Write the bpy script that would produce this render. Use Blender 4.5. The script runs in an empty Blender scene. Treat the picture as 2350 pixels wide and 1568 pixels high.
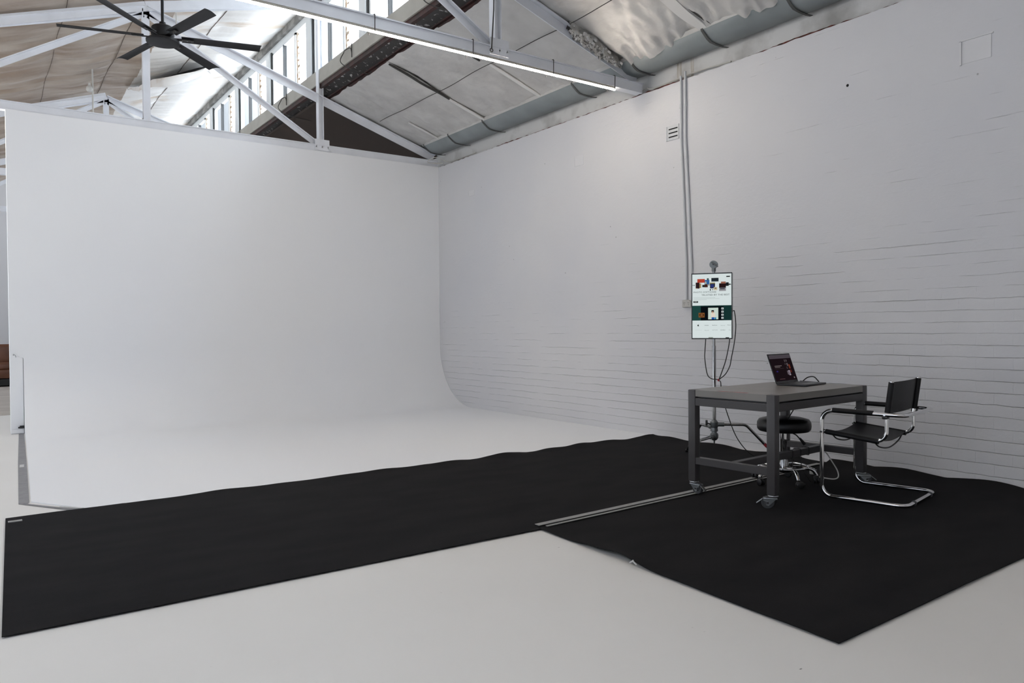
import bpy, bmesh, math, random
from mathutils import Vector, Matrix, noise
random.seed(7)
C = bpy.context.scene.collection
R = math.radians
PI = math.pi

# ------------------------------------------------------------------ helpers
class MB:
    def __init__(s): s.bm = bmesh.new()
    def box(s, a, b):
        x0, y0, z0 = a; x1, y1, z1 = b
        v = [s.bm.verts.new(p) for p in [(x0,y0,z0),(x1,y0,z0),(x1,y1,z0),(x0,y1,z0),(x0,y0,z1),(x1,y0,z1),(x1,y1,z1),(x0,y1,z1)]]
        for f in [(0,3,2,1),(4,5,6,7),(0,1,5,4),(1,2,6,5),(2,3,7,6),(3,0,4,7)]: s.bm.faces.new([v[i] for i in f])
        return s
    def bbox(s, c, d, rot=None, bev=0.0, seg=2):
        """box at centre c, size d, optional Matrix, bevelled"""
        t = bmesh.new(); bmesh.ops.create_cube(t, size=1)
        bmesh.ops.scale(t, vec=d, verts=t.verts)
        if bev: bmesh.ops.bevel(t, geom=t.edges[:], offset=bev, segments=seg, affect='EDGES', profile=.5)
        if rot is not None: bmesh.ops.transform(t, matrix=rot.to_4x4(), verts=t.verts)
        bmesh.ops.translate(t, vec=c, verts=t.verts)
        m = bpy.data.meshes.new('t'); t.to_mesh(m); t.free(); s.bm.from_mesh(m); bpy.data.meshes.remove(m)
        return s
    def poly(s, pts):
        s.bm.faces.new([s.bm.verts.new(p) for p in pts]); return s
    def prism(s, pts, ext):
        """closed polygon extruded along vector ext"""
        e = Vector(ext); a = [s.bm.verts.new(p) for p in pts]; b = [s.bm.verts.new(Vector(p)+e) for p in pts]
        n = len(a)
        s.bm.faces.new(a); s.bm.faces.new(b[::-1])
        for i in range(n): s.bm.faces.new([a[(i+1)%n], a[i], b[i], b[(i+1)%n]])
        return s
    def bar(s, a, b, w, hgt, up=(0,0,1)):
        """rectangular bar from a to b, w sideways, hgt along up"""
        a = Vector(a); b = Vector(b); d = (b-a).normalized(); u = Vector(up); sd = d.cross(u).normalized(); u = sd.cross(d).normalized()
        p = [a+sd*w/2*i+u*hgt/2*j for i, j in ((-1,-1),(1,-1),(1,1),(-1,1))]
        return s.prism(p, b-a)
    def tube(s, pts, r, n=12, closed=False, rad=None):
        pts = [Vector(p) for p in pts]; N = len(pts); rings = []
        prev = None
        for i, p in enumerate(pts):
            if closed: t = (pts[(i+1)%N]-pts[i-1])
            else: t = pts[min(i+1,N-1)]-pts[max(i-1,0)]
            t.normalize()
            if prev is None:
                u = Vector((0,0,1)) if abs(t.z) < .9 else Vector((1,0,0))
                u = (u-t*u.dot(t)).normalized()
            else: u = (prev-t*prev.dot(t)).normalized()
            prev = u; w = t.cross(u); rr = rad[i] if rad else r
            rings.append([s.bm.verts.new(p+(u*math.cos(2*PI*k/n)+w*math.sin(2*PI*k/n))*rr) for k in range(n)])
        M = N if closed else N-1
        for i in range(M):
            a = rings[i]; b = rings[(i+1)%N]; off = 0
            if closed and i == N-1:
                off = min(range(n), key=lambda o: (a[0].co-b[o].co).length)
            for k in range(n): s.bm.faces.new([a[k], a[(k+1)%n], b[(k+1+off)%n], b[(k+off)%n]])
        if not closed:
            s.bm.faces.new(rings[0][::-1]); s.bm.faces.new(rings[-1])
        return s
    def lathe(s, prof, c=(0,0,0), n=32, mat=None):
        """profile [(r,z)...] about z at c"""
        c = Vector(c); M = mat or Matrix.Identity(3); rings = []
        for r, z in prof:
            if r < 1e-6: rings.append([s.bm.verts.new(c+M@Vector((0,0,z)))])
            else: rings.append([s.bm.verts.new(c+M@Vector((r*math.cos(2*PI*k/n), r*math.sin(2*PI*k/n), z))) for k in range(n)])
        for a, b in zip(rings, rings[1:]):
            for k in range(n):
                k2 = (k+1)%n
                if len(a) == 1 and len(b) > 1: s.bm.faces.new([a[0], b[k2], b[k]])
                elif len(b) == 1 and len(a) > 1: s.bm.faces.new([a[k], a[k2], b[0]])
                elif len(a) > 1: s.bm.faces.new([a[k], a[k2], b[k2], b[k]])
        if len(rings[0]) > 1: s.bm.faces.new(rings[0][::-1])
        if len(rings[-1]) > 1: s.bm.faces.new(rings[-1])
        return s
    def grid(s, fn, nu, nv):
        g = [[s.bm.verts.new(fn(i/nu, j/nv)) for j in range(nv+1)] for i in range(nu+1)]
        for i in range(nu):
            for j in range(nv): s.bm.faces.new([g[i][j], g[i+1][j], g[i+1][j+1], g[i][j+1]])
        return s
    def xf(s, M):
        bmesh.ops.transform(s.bm, matrix=M, verts=s.bm.verts); return s
    def build(s, name, m, parent=None, smooth=False, angle=40):
        bmesh.ops.recalc_face_normals(s.bm, faces=s.bm.faces)
        me = bpy.data.meshes.new(name)
        if smooth:
            for f in s.bm.faces: f.smooth = True
            for e in s.bm.edges:
                if len(e.link_faces) == 2 and e.calc_face_angle(0) > R(angle): e.smooth = False
        s.bm.to_mesh(me); s.bm.free(); me.materials.append(m)
        o = bpy.data.objects.new(name, me); C.objects.link(o)
        if parent: o.parent = parent
        return o

def empty(name, loc=(0,0,0), rz=0):
    o = bpy.data.objects.new(name, None); o.empty_display_size = .1; C.objects.link(o)
    o.location = loc; o.rotation_euler = (0,0,rz); return o
def tag(o, label, cat, group=None, kind=None):
    o['label'] = label
    o['category'] = cat
    if group: o['group'] = group
    if kind: o['kind'] = kind
    return o
def struct(o, label=None, cat=None):
    o['kind'] = 'structure'
    if label: o['label'] = label
    if cat: o['category'] = cat
    return o
def copy_tree(o, parent=None):
    c = o.copy(); C.objects.link(c)
    if parent: c.parent = parent
    for ch in [x for x in bpy.data.objects if x.parent == o]: copy_tree(ch, c)
    return c
def bend(pts, radii, seg=8, closed=False):
    """polyline with rounded corners"""
    P = [Vector(p) for p in pts]; N = len(P); out = []
    if not isinstance(radii, (list, tuple)): radii = [radii]*N
    for i in range(N):
        if not closed and i in (0, N-1): out.append(P[i]); continue
        a = P[i-1]; b = P[i]; c = P[(i+1)%N]
        d1 = (a-b).normalized(); d2 = (c-b).normalized(); ang = d1.angle(d2); r = radii[i]
        if r <= 0 or ang > PI-.02: out.append(b); continue
        t = r/math.tan(ang/2); t = min(t, (a-b).length*.49, (c-b).length*.49); r = t*math.tan(ang/2)
        cen = b+(d1+d2).normalized()*(r/math.sin(ang/2))
        s0 = b+d1*t-cen; s1 = b+d2*t-cen
        tot = s0.angle(s1); ax = s0.cross(s1).normalized()
        for k in range(seg+1): out.append(cen+Matrix.Rotation(tot*k/seg, 3, ax)@s0)
    return out
def spline(pts, seg=10):
    P = [Vector(p) for p in pts]; P = [P[0]*2-P[1]]+P+[P[-1]*2-P[-2]]; out = []
    for i in range(1, len(P)-2):
        p0, p1, p2, p3 = P[i-1:i+3]
        for k in range(seg):
            t = k/seg
            out.append(.5*((2*p1)+(p2-p0)*t+(2*p0-5*p1+4*p2-p3)*t*t+(3*p1-p0-3*p2+p3)*t**3))
    out.append(P[-2]); return out

# ------------------------------------------------------------------ materials
def srgb(r, g, b):
    f = lambda c: (c/255/12.92) if c/255 <= .04045 else ((c/255+.055)/1.055)**2.4
    return (f(r), f(g), f(b), 1)
def mat(name, col, rough=.5, metal=0., bump=None, vary=None, spec=.5, coat=0):
    m = bpy.data.materials.new(name); m.use_nodes = True; nt = m.node_tree; N = nt.nodes; L = nt.links
    b = N['Principled BSDF']; b.inputs['Base Color'].default_value = col if len(col) == 4 else (*col, 1)
    b.inputs['Roughness'].default_value = rough; b.inputs['Metallic'].default_value = metal
    b.inputs['Specular IOR Level'].default_value = spec; b.inputs['Coat Weight'].default_value = coat
    tc = N.new('ShaderNodeTexCoord')
    if vary:   # (scale, colour2, detail, stretch)
        sc, c2, lo, hi = vary[:4]
        mp = N.new('ShaderNodeMapping'); mp.inputs['Scale'].default_value = vary[4] if len(vary) > 4 else (1,1,1)
        n = N.new('ShaderNodeTexNoise'); n.inputs['Scale'].default_value = sc; n.inputs['Detail'].default_value = 6
        r = N.new('ShaderNodeValToRGB'); r.color_ramp.elements[0].position = lo; r.color_ramp.elements[1].position = hi
        r.color_ramp.elements[0].color = b.inputs['Base Color'].default_value; r.color_ramp.elements[1].color = c2 if len(c2) == 4 else (*c2, 1)
        L.new(tc.outputs['Object'], mp.inputs[0]); L.new(mp.outputs[0], n.inputs['Vector']); L.new(n.outputs[0], r.inputs[0]); L.new(r.outputs[0], b.inputs['Base Color'])
    if bump:   # (scale, strength, distance)
        n = N.new('ShaderNodeTexNoise'); n.inputs['Scale'].default_value = bump[0]; n.inputs['Detail'].default_value = 5
        bp = N.new('ShaderNodeBump'); bp.inputs['Strength'].default_value = bump[1]; bp.inputs['Distance'].default_value = bump[2]
        L.new(tc.outputs['Object'], n.inputs['Vector']); L.new(n.outputs[0], bp.inputs['Height']); L.new(bp.outputs[0], b.inputs['Normal'])
    return m
def emit(name, col, s):
    m = bpy.data.materials.new(name); m.use_nodes = True; nt = m.node_tree; nt.nodes.clear()
    e = nt.nodes.new('ShaderNodeEmission'); e.inputs[0].default_value = col if len(col) == 4 else (*col, 1); e.inputs[1].default_value = s
    o = nt.nodes.new('ShaderNodeOutputMaterial'); nt.links.new(e.outputs[0], o.inputs[0]); return m

def brick_mat():
    m = bpy.data.materials.new('painted_brick'); m.use_nodes = True; nt = m.node_tree; N = nt.nodes; L = nt.links
    b = N['Principled BSDF']; b.inputs['Roughness'].default_value = .55; b.inputs['Specular IOR Level'].default_value = .35
    tc = N.new('ShaderNodeTexCoord'); sp = N.new('ShaderNodeSeparateXYZ'); cb = N.new('ShaderNodeCombineXYZ')
    L.new(tc.outputs['Object'], sp.inputs[0]); L.new(sp.outputs['Y'], cb.inputs[0]); L.new(sp.outputs['Z'], cb.inputs[1])
    # wobble so that the courses are not ruler-straight
    wn = N.new('ShaderNodeTexNoise'); wn.inputs['Scale'].default_value = 5; wn.inputs['Detail'].default_value = 4; L.new(cb.outputs[0], wn.inputs['Vector'])
    ws = N.new('ShaderNodeVectorMath'); ws.operation = 'MULTIPLY_ADD'; ws.inputs[1].default_value = (.022,.022,0)
    L.new(wn.outputs['Color'], ws.inputs[0]); L.new(cb.outputs[0], ws.inputs[2])
    br = N.new('ShaderNodeTexBrick'); L.new(ws.outputs[0], br.inputs['Vector'])
    br.inputs['Scale'].default_value = 1; br.inputs['Brick Width'].default_value = 40.; br.inputs['Row Height'].default_value = .0885
    br.inputs['Mortar Size'].default_value = .0042; br.inputs['Mortar Smooth'].default_value = .8; br.offset = .5
    br.inputs['Color1'].default_value = (1,1,1,1); br.inputs['Color2'].default_value = (.93,.93,.93,1); br.inputs['Mortar'].default_value = (0,0,0,1)
    # paint fills the joints in patches, more thickly high up the wall
    pn = N.new('ShaderNodeTexNoise'); pn.inputs['Scale'].default_value = 2.3; pn.inputs['Detail'].default_value = 3; pn.inputs['Roughness'].default_value = .65
    mpp = N.new('ShaderNodeMapping'); mpp.inputs['Scale'].default_value = (1,3,1); L.new(cb.outputs[0], mpp.inputs[0]); L.new(mpp.outputs[0], pn.inputs['Vector'])
    zr = N.new('ShaderNodeMapRange'); zr.inputs['From Min'].default_value = .5; zr.inputs['From Max'].default_value = 2.4; zr.inputs['To Min'].default_value = .20; zr.inputs['To Max'].default_value = -.10; L.new(sp.outputs['Z'], zr.inputs[0])
    ad = N.new('ShaderNodeMath'); ad.operation = 'ADD'; L.new(pn.outputs[0], ad.inputs[0]); L.new(zr.outputs[0], ad.inputs[1])
    yr = N.new('ShaderNodeMapRange'); yr.inputs['From Min'].default_value = 3.5; yr.inputs['From Max'].default_value = 7.5; yr.inputs['To Min'].default_value = 0; yr.inputs['To Max'].default_value = -.13; L.new(sp.outputs['Y'], yr.inputs[0])
    ad0 = ad; ad = N.new('ShaderNodeMath'); ad.operation = 'ADD'; L.new(ad0.outputs[0], ad.inputs[0]); L.new(yr.outputs[0], ad.inputs[1])
    pr = N.new('ShaderNodeMapRange'); pr.inputs['From Min'].default_value = .46; pr.inputs['From Max'].default_value = .74; pr.inputs['To Min'].default_value = .02; pr.inputs['To Max'].default_value = 1.; L.new(ad.outputs[0], pr.inputs[0])
    bw = N.new('ShaderNodeMath'); bw.operation = 'SUBTRACT'; bw.inputs[0].default_value = 1; L.new(br.outputs['Fac'], bw.inputs[1])  # brick height
    dp = N.new('ShaderNodeMath'); dp.operation = 'MULTIPLY'; L.new(br.outputs['Fac'], dp.inputs[0]); L.new(pr.outputs[0], dp.inputs[1])
    hh = N.new('ShaderNodeMath'); hh.operation = 'SUBTRACT'; hh.inputs[0].default_value = 1; L.new(dp.outputs[0], hh.inputs[1])
    rn = N.new('ShaderNodeTexNoise'); rn.inputs['Scale'].default_value = 22; rn.inputs['Detail'].default_value = 6; rn.inputs['Roughness'].default_value = .6; L.new(cb.outputs[0], rn.inputs['Vector'])
    h2 = N.new('ShaderNodeMath'); h2.operation = 'MULTIPLY_ADD'; h2.inputs[1].default_value = .35; L.new(rn.outputs[0], h2.inputs[0]); L.new(hh.outputs[0], h2.inputs[2])
    bp = N.new('ShaderNodeBump'); b2 = N.new('ShaderNodeTexBrick'); L.new(ws.outputs[0], b2.inputs['Vector']); b2.inputs['Scale'].default_value = 1; b2.inputs['Brick Width'].default_value = .25; b2.inputs['Row Height'].default_value = .0885; b2.inputs['Mortar Size'].default_value = .003; b2.inputs['Mortar Smooth'].default_value = 1.; b2.offset = .5
    bm2 = N.new('ShaderNodeMath'); bm2.operation = 'MULTIPLY'; L.new(b2.outputs['Fac'], bm2.inputs[0]); L.new(pr.outputs[0], bm2.inputs[1])
    sb2 = N.new('ShaderNodeMath'); sb2.operation = 'MULTIPLY_ADD'; sb2.inputs[1].default_value = -.16; L.new(bm2.outputs[0], sb2.inputs[0]); L.new(h2.outputs[0], sb2.inputs[2])
    bp.inputs['Strength'].default_value = .8; bp.inputs['Distance'].default_value = .009; L.new(sb2.outputs[0], bp.inputs['Height']); L.new(bp.outputs[0], b.inputs['Normal'])
    # dust in the deep joints
    pw = N.new('ShaderNodeMath'); pw.operation = 'POWER'; pw.inputs[1].default_value = 2.2; L.new(dp.outputs[0], pw.inputs[0])
    mu = N.new('ShaderNodeMath'); mu.operation = 'MULTIPLY'; mu.inputs[1].default_value = .22; L.new(pw.outputs[0], mu.inputs[0])
    mx = N.new('ShaderNodeMix'); mx.data_type = 'RGBA'; mx.inputs[6].default_value = (.70,.70,.715,1); mx.inputs[7].default_value = (.33,.32,.32,1); L.new(mu.outputs[0], mx.inputs[0])
    gn = N.new('ShaderNodeTexNoise'); gn.inputs['Scale'].default_value = .7; gn.inputs['Detail'].default_value = 4; L.new(tc.outputs['Object'], gn.inputs['Vector'])
    gr = N.new('ShaderNodeValToRGB'); gr.color_ramp.elements[0].position = .3; gr.color_ramp.elements[0].color = (.93,.935,.95,1); gr.color_ramp.elements[1].position = .7; gr.color_ramp.elements[1].color = (1,.995,.98,1); L.new(gn.outputs[0], gr.inputs[0])
    m2 = N.new('ShaderNodeMix'); m2.data_type = 'RGBA'; m2.blend_type = 'MULTIPLY'; m2.inputs[0].default_value = 1; L.new(mx.outputs[2], m2.inputs[6]); L.new(gr.outputs[0], m2.inputs[7])
    # pits
    vo = N.new('ShaderNodeTexVoronoi'); vo.inputs['Scale'].default_value = 3.2; L.new(cb.outputs[0], vo.inputs['Vector'])
    vr = N.new('ShaderNodeMapRange'); vr.inputs['From Min'].default_value = .018; vr.inputs['From Max'].default_value = .03; vr.inputs['To Min'].default_value = .55; vr.inputs['To Max'].default_value = 0; L.new(vo.outputs['Distance'], vr.inputs[0])
    m3 = N.new('ShaderNodeMix'); m3.data_type = 'RGBA'; m3.inputs[7].default_value = (.12,.12,.12,1); L.new(vr.outputs[0], m3.inputs[0]); L.new(m2.outputs[2], m3.inputs[6])
    L.new(m3.outputs[2], b.inputs['Base Color']); return m

def floor_mat(name, base, warm):
    m = bpy.data.materials.new(name); m.use_nodes = True; nt = m.node_tree; N = nt.nodes; L = nt.links
    b = N['Principled BSDF']; b.inputs['Roughness'].default_value = .42; b.inputs['Specular IOR Level'].default_value = .35
    tc = N.new('ShaderNodeTexCoord')
    n = N.new('ShaderNodeTexNoise'); n.inputs['Scale'].default_value = .9; n.inputs['Detail'].default_value = 5; L.new(tc.outputs['Object'], n.inputs['Vector'])
    r = N.new('ShaderNodeValToRGB'); r.color_ramp.elements[0].position = .3; r.color_ramp.elements[1].position = .7; r.color_ramp.elements[0].color = (*base,1); r.color_ramp.elements[1].color = (*warm,1); L.new(n.outputs[0], r.inputs[0])
    cur = r.outputs[0]
    for sc, lo, hi, k, c in ((1.6,.010,.016,.75,(.08,.08,.08,1)), (5.,.012,.03,.28,(.25,.24,.22,1)), (.55,.005,.008,.9,(.03,.03,.03,1))):
        mp = N.new('ShaderNodeMapping'); mp.inputs['Rotation'].default_value = (0,0,.6+sc); mp.inputs['Scale'].default_value = (1,1.9,1); L.new(tc.outputs['Object'], mp.inputs[0])
        w = N.new('ShaderNodeTexNoise'); w.inputs['Scale'].default_value = 20; L.new(mp.outputs[0], w.inputs['Vector'])
        ma = N.new('ShaderNodeVectorMath'); ma.operation = 'MULTIPLY_ADD'; ma.inputs[1].default_value = (.03/sc,.03/sc,0); L.new(w.outputs['Color'], ma.inputs[0]); L.new(mp.outputs[0], ma.inputs[2])
        v = N.new('ShaderNodeTexVoronoi'); v.inputs['Scale'].default_value = sc; L.new(ma.outputs[0], v.inputs['Vector'])
        q = N.new('ShaderNodeMapRange'); q.inputs['From Min'].default_value = lo; q.inputs['From Max'].default_value = hi; q.inputs['To Min'].default_value = k; q.inputs['To Max'].default_value = 0; L.new(v.outputs['Distance'], q.inputs[0])
        x = N.new('ShaderNodeMix'); x.data_type = 'RGBA'; x.inputs[7].default_value = c; L.new(q.outputs[0], x.inputs[0]); L.new(cur, x.inputs[6]); cur = x.outputs[2]
    L.new(cur, b.inputs['Base Color'])
    rn = N.new('ShaderNodeTexNoise'); rn.inputs['Scale'].default_value = 30; rn.inputs['Detail'].default_value = 3; L.new(tc.outputs['Object'], rn.inputs['Vector'])
    bp = N.new('ShaderNodeBump'); bp.inputs['Strength'].default_value = .15; bp.inputs['Distance'].default_value = .002; L.new(rn.outputs[0], bp.inputs['Height']); L.new(bp.outputs[0], b.inputs['Normal'])
    return m

def foil_mat(name, c1, c2, metal, rough, scale=2.5, stretch=(1,1,1), lo=.35, hi=.65, bump=.3):
    m = mat(name, c1, rough, metal, vary=(scale, c2, lo, hi, stretch), bump=(7, bump, .02), spec=.4); return m

def glass_mat():
    m = bpy.data.materials.new('clear_glass'); m.use_nodes = True; nt = m.node_tree; N = nt.nodes; L = nt.links; N.clear()
    t = N.new('ShaderNodeBsdfTransparent'); t.inputs[0].default_value = (.95,.97,.97,1); g = N.new('ShaderNodeBsdfGlossy'); g.inputs['Roughness'].default_value = .05
    x = N.new('ShaderNodeMixShader'); x.inputs[0].default_value = .05; o = N.new('ShaderNodeOutputMaterial')
    L.new(t.outputs[0], x.inputs[1]); L.new(g.outputs[0], x.inputs[2]); L.new(x.outputs[0], o.inputs[0]); return m
def translucent_mat():
    """milky ribbed sheeting with rust runs between the window pairs"""
    m = bpy.data.materials.new('milky_sheet'); m.use_nodes = True; nt = m.node_tree; N = nt.nodes; L = nt.links; N.clear()
    tc = N.new('ShaderNodeTexCoord'); n = N.new('ShaderNodeTexNoise'); n.inputs['Scale'].default_value = 3.; n.inputs['Detail'].default_value = 6
    L.new(tc.outputs['Object'], n.inputs['Vector'])
    r = N.new('ShaderNodeValToRGB'); e = r.color_ramp.elements; e[0].position = .35; e[0].color = (.90,.84,.76,1); e[1].position = .55; e[1].color = (.95,.94,.92,1); L.new(n.outputs[0], r.inputs[0])
    d = N.new('ShaderNodeBsdfDiffuse'); t = N.new('ShaderNodeBsdfTranslucent'); x = N.new('ShaderNodeMixShader'); x.inputs[0].default_value = .62; o = N.new('ShaderNodeOutputMaterial')
    L.new(r.outputs[0], d.inputs[0]); L.new(r.outputs[0], t.inputs[0]); L.new(d.outputs[0], x.inputs[1]); L.new(t.outputs[0], x.inputs[2]); L.new(x.outputs[0], o.inputs[0]); return m

M = {}
M['brick'] = brick_mat()
M['cyc'] = mat('cyclorama_paint', (.86,.87,.88,1), .5, bump=(3,.05,.004), spec=.3, vary=(.5,(.845,.86,.885,1),.35,.65))
M['floor'] = floor_mat('painted_floor', (.775,.765,.735), (.81,.80,.77))
M['felt'] = mat('black_felt', (.0095,.0095,.0105,1), .95, bump=(260,.6,.002), spec=.12, vary=(2.2,(.0150,.0145,.0150,1),.35,.7,(1,2.2,1)))
M['tape'] = mat('grey_tape', (.20,.20,.21,1), .6, vary=(14,(.26,.26,.27,1),.3,.7))
M['tape_light'] = mat('light_grey_tape', (.25,.25,.245,1), .55, vary=(14,(.32,.32,.31,1),.3,.7))
M['label'] = mat('white_label', (.6,.6,.6,1), .6)
M['truss'] = mat('truss_paint', (.76,.78,.825,1), .4, bump=(30,.1,.002), vary=(4,(.70,.72,.76,1),.4,.7))
M['foil'] = foil_mat('silver_foil', (.52,.51,.495,1), (.62,.61,.59,1), .32, .48, bump=.6)
M['foil_shiny'] = foil_mat('crumpled_foil', (.55,.545,.53,1), (.7,.69,.67,1), .9, .24, 12, bump=.6)
M['batten'] = mat('foil_tape', (.72,.71,.69,1), .5, .2)
M['seam'] = mat('dark_seam', (.035,.033,.03,1), .8)
M['crease'] = mat('lining_crease', (.13,.10,.08,1), .8)
M['wallpaint'] = mat('thick_wall_paint', (.70,.70,.712,1), .55)
M['tan'] = foil_mat('aged_lining', (.38,.295,.23,1), (.55,.48,.41,1), .18, .45, 1.1, (1,2.5,1), .38, .62, .5)
M['roofing'] = mat('white_roof_sheeting', (.80,.80,.79,1), .6)
M['pale_lining'] = foil_mat('pale_lining', (.84,.82,.79,1), (.66,.56,.46,1), .1, .45, 1.3, (1,2.5,1), .56, .72, .25)  # paler base than the rest of the lining, with rusty stains
M['brown'] = mat('brown_board', (.030,.018,.012,1), .7, vary=(1.5,(.060,.038,.026,1),.5,.75))
M['sill'] = mat('sill_paint', (.42,.405,.36,1), .7, vary=(3,(.36,.34,.30,1),.4,.7))
M['maroon'] = mat('maroon_steel', (.060,.022,.019,1), .55, vary=(9,(.03,.018,.016,1),.4,.6))
M['darkstrip'] = foil_mat('flaking_strip', (.03,.028,.027,1), (.42,.41,.40,1), .2, .5, 16, (1,1,2), .60, .68)
M['lintel'] = mat('grey_lintel', (.20,.195,.185,1), .9, bump=(18,.5,.01), vary=(5,(.33,.32,.30,1),.45,.6))
M['frame'] = mat('window_frame_paint', (.72,.74,.74,1), .5)
M['rubber_seal'] = mat('window_seal', (.05,.05,.05,1), .7)
M['sheet'] = translucent_mat()
M['glass'] = glass_mat()
M['rust'] = mat('rust_edge', (.30,.20,.12,1), .9, vary=(12,(.60,.52,.42,1),.4,.6))
M['gutter'] = mat('galvanised_gutter', (.27,.30,.305,1), .5, .25, vary=(3,(.22,.245,.25,1),.4,.7))
M['strap'] = mat('gutter_strap', (.07,.072,.07,1), .6)
M['parapet'] = mat('old_render', (.66,.66,.65,1), .85, bump=(14,.5,.008), vary=(2.2,(.36,.355,.34,1),.52,.75))
M['rust_streak'] = mat('rust_streak', (.40,.36,.30,1), .9, vary=(5,(.60,.59,.57,1),.4,.6,(1,6,.6)))
M['redbrick'] = mat('bare_red_brick', (.17,.045,.035,1), .9, bump=(30,.8,.01), vary=(14,(.06,.03,.025,1),.4,.6))
M['fan'] = mat('fan_black', (.010,.010,.012,1), .55, spec=.35)
M['steel'] = mat('chrome', (.36,.36,.36,1), .12, 1.)
M['chrome'] = mat('bright_chrome', (.80,.80,.80,1), .06, 1.)
M['zinc'] = mat('zinc', (.36,.38,.39,1), .3, .9, bump=(40,.1,.002))
M['castmetal'] = mat('cast_alloy', (.19,.205,.21,1), .45, .8, bump=(60,.3,.003))
M['tabletop'] = mat('table_top_laminate', (.205,.193,.178,1), .33, bump=(8,.04,.003), vary=(3,(.24,.222,.205,1),.4,.7))
M['tablesteel'] = mat('table_steel_paint', (.066,.062,.063,1), .38, spec=.4)
M['rubber'] = mat('grey_rubber', (.06,.062,.066,1), .6)
M['blackplastic'] = mat('black_plastic', (.012,.012,.013,1), .4)
M['leather'] = mat('black_leather', (.006,.006,.007,1), .5, spec=.3, bump=(140,.25,.002))
M['vinyl'] = mat('black_vinyl', (.006,.006,.007,1), .38, bump=(9,.15,.01))
M['lapmetal'] = mat('dark_anodised', (.035,.036,.04,1), .38, .6)
M['monside'] = mat('monitor_case', (.16,.165,.17,1), .4, .6)
M['bezel'] = mat('bezel_black', (.006,.006,.007,1), .15)
M['cable'] = mat('black_cable', (.008,.008,.008,1), .5)
M['whiteplastic'] = mat('white_plastic', (.55,.545,.52,1), .45)
M['agedplastic'] = mat('aged_white_plastic', (.50,.49,.46,1), .5)
M['hole'] = mat('dark_hole', (.004,.004,.004,1), .9)
M['redtape'] = mat('red_tape', (.35,.02,.03,1), .6)
M['pinktape'] = mat('pink_tape_mark', (.36,.13,.13,1), .6, vary=(20,(.22,.15,.14,1),.45,.6))
M['sofa'] = mat('brown_leather', (.15,.055,.024,1), .45, vary=(3,(.09,.032,.015,1),.35,.7), bump=(10,.3,.01))
M['darkbase'] = mat('dark_base', (.012,.012,.012,1), .7)
M['conduit'] = mat('conduit_paint', (.62,.635,.65,1), .5)
M['wood_floor'] = mat('bare_concrete', (.40,.36,.32,1), .7, vary=(1.2,(.50,.46,.41,1),.35,.65,(.6,3,1)))
M['farwall'] = mat('far_wall_paint', (.62,.62,.63,1), .7)
LED = emit('led_diffuser', (1,.89,.77,1), 92)
SC = 1.0
SKYX, SKYY, SKYZ, SKY0, SKY1 = .8, -.35, .5, .84, 13.5
def scr(r, g, b, s=None): return emit('screen_%d_%d_%d' % (r,g,b), srgb(r,g,b), SC if s is None else s)

# ------------------------------------------------------------------ dimensions of the place (metres)
W = 6.137        # face of the painted brick wall
B = 10.68        # face of the cyclorama wall
H = 3.838        # top of the brick wall
XK = 1.84        # ridge
XP = 4.17        # clerestory line
T1, T2, T3, T4 = 6.13, 10.74, 15.2, 19.75
TX0 = 2*XK-W     # left bearing of the trusses
YF = 23.0        # far gable wall
YR = -4.0        # rear wall (behind the camera)
XL = -9.0
def zlow(x): return 4.64-.335*(x-4.35)
def zup(x): return 5.50+(.335*(x-XK) if x < XK else .275*(x-XK))

# ------------------------------------------------------------------ floor and walls
struct(MB().box((XL,YR,-.1), (W+.3,YF,0)).build('floor', M['floor']), 'white painted concrete floor with small scuffs', 'floor')
struct(MB().box((-1.6,13.2,0), (3.5,YF-.01,.004)).build('floor', M['wood_floor']), 'bare brownish floor strip behind the cyclorama wall', 'floor')
def ragged_wall():
    mb = MB(); bm = mb.bm
    ys = [YR+(YF-YR)*i/540 for i in range(541)]
    lo = []; mi = []; up = []; ba = []
    for y in ys:
        dz = .008*noise.noise(Vector((y*9, 3, 0)))+.006*noise.noise(Vector((y*31, 7, 0)))
        lo.append(bm.verts.new((W,y,0))); up.append(bm.verts.new((W,y,H-.012+dz))); mi.append(bm.verts.new((W+.02,y,H-.004+dz))); ba.append(bm.verts.new((W+.30,y,H-.004)))
    for i in range(540):
        for a, b in ((lo,up),(up,mi),(mi,ba)): bm.faces.new([a[i],a[i+1],b[i+1],b[i]])
    return mb
struct(ragged_wall().build('wall_right', M['brick']), 'white painted brick wall', 'wall')
# ragged bare red brick lip along the wall head
mb = MB(); bm = mb.bm; pa = None
for i in range(700):
    y = 1.0+(B-1.0)*i/699
    n1 = noise.noise(Vector((y*1.1, 0, 5))); n2 = noise.noise(Vector((y*14, 2, 9)))
    t = max(.0015, .010+.022*n1+.012*n2)
    a = bm.verts.new((W+.012,y,H-.022)); b = bm.verts.new((W+.012+.02,y,H-.004+t)); c = bm.verts.new((W+.09,y,H-.004+t))
    if pa:
        bm.faces.new([pa[0],a,b,pa[1]]); bm.faces.new([pa[1],b,c,pa[2]])
    pa = (a,b,c)
struct(mb.build('trim_1', M['redbrick']), 'thin ragged red line of bare brick along the wall head', 'trim')
struct(MB().box((W+.085,YR,H-.03), (W+.30,YF,4.55)).build('wall_right', M['parapet']), 'rough grey rendered upper wall under the gutter', 'wall')
struct(MB().box((XL,YF,0), (W+.3,YF+.2,6.6)).build('wall_far', M['farwall']))

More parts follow.
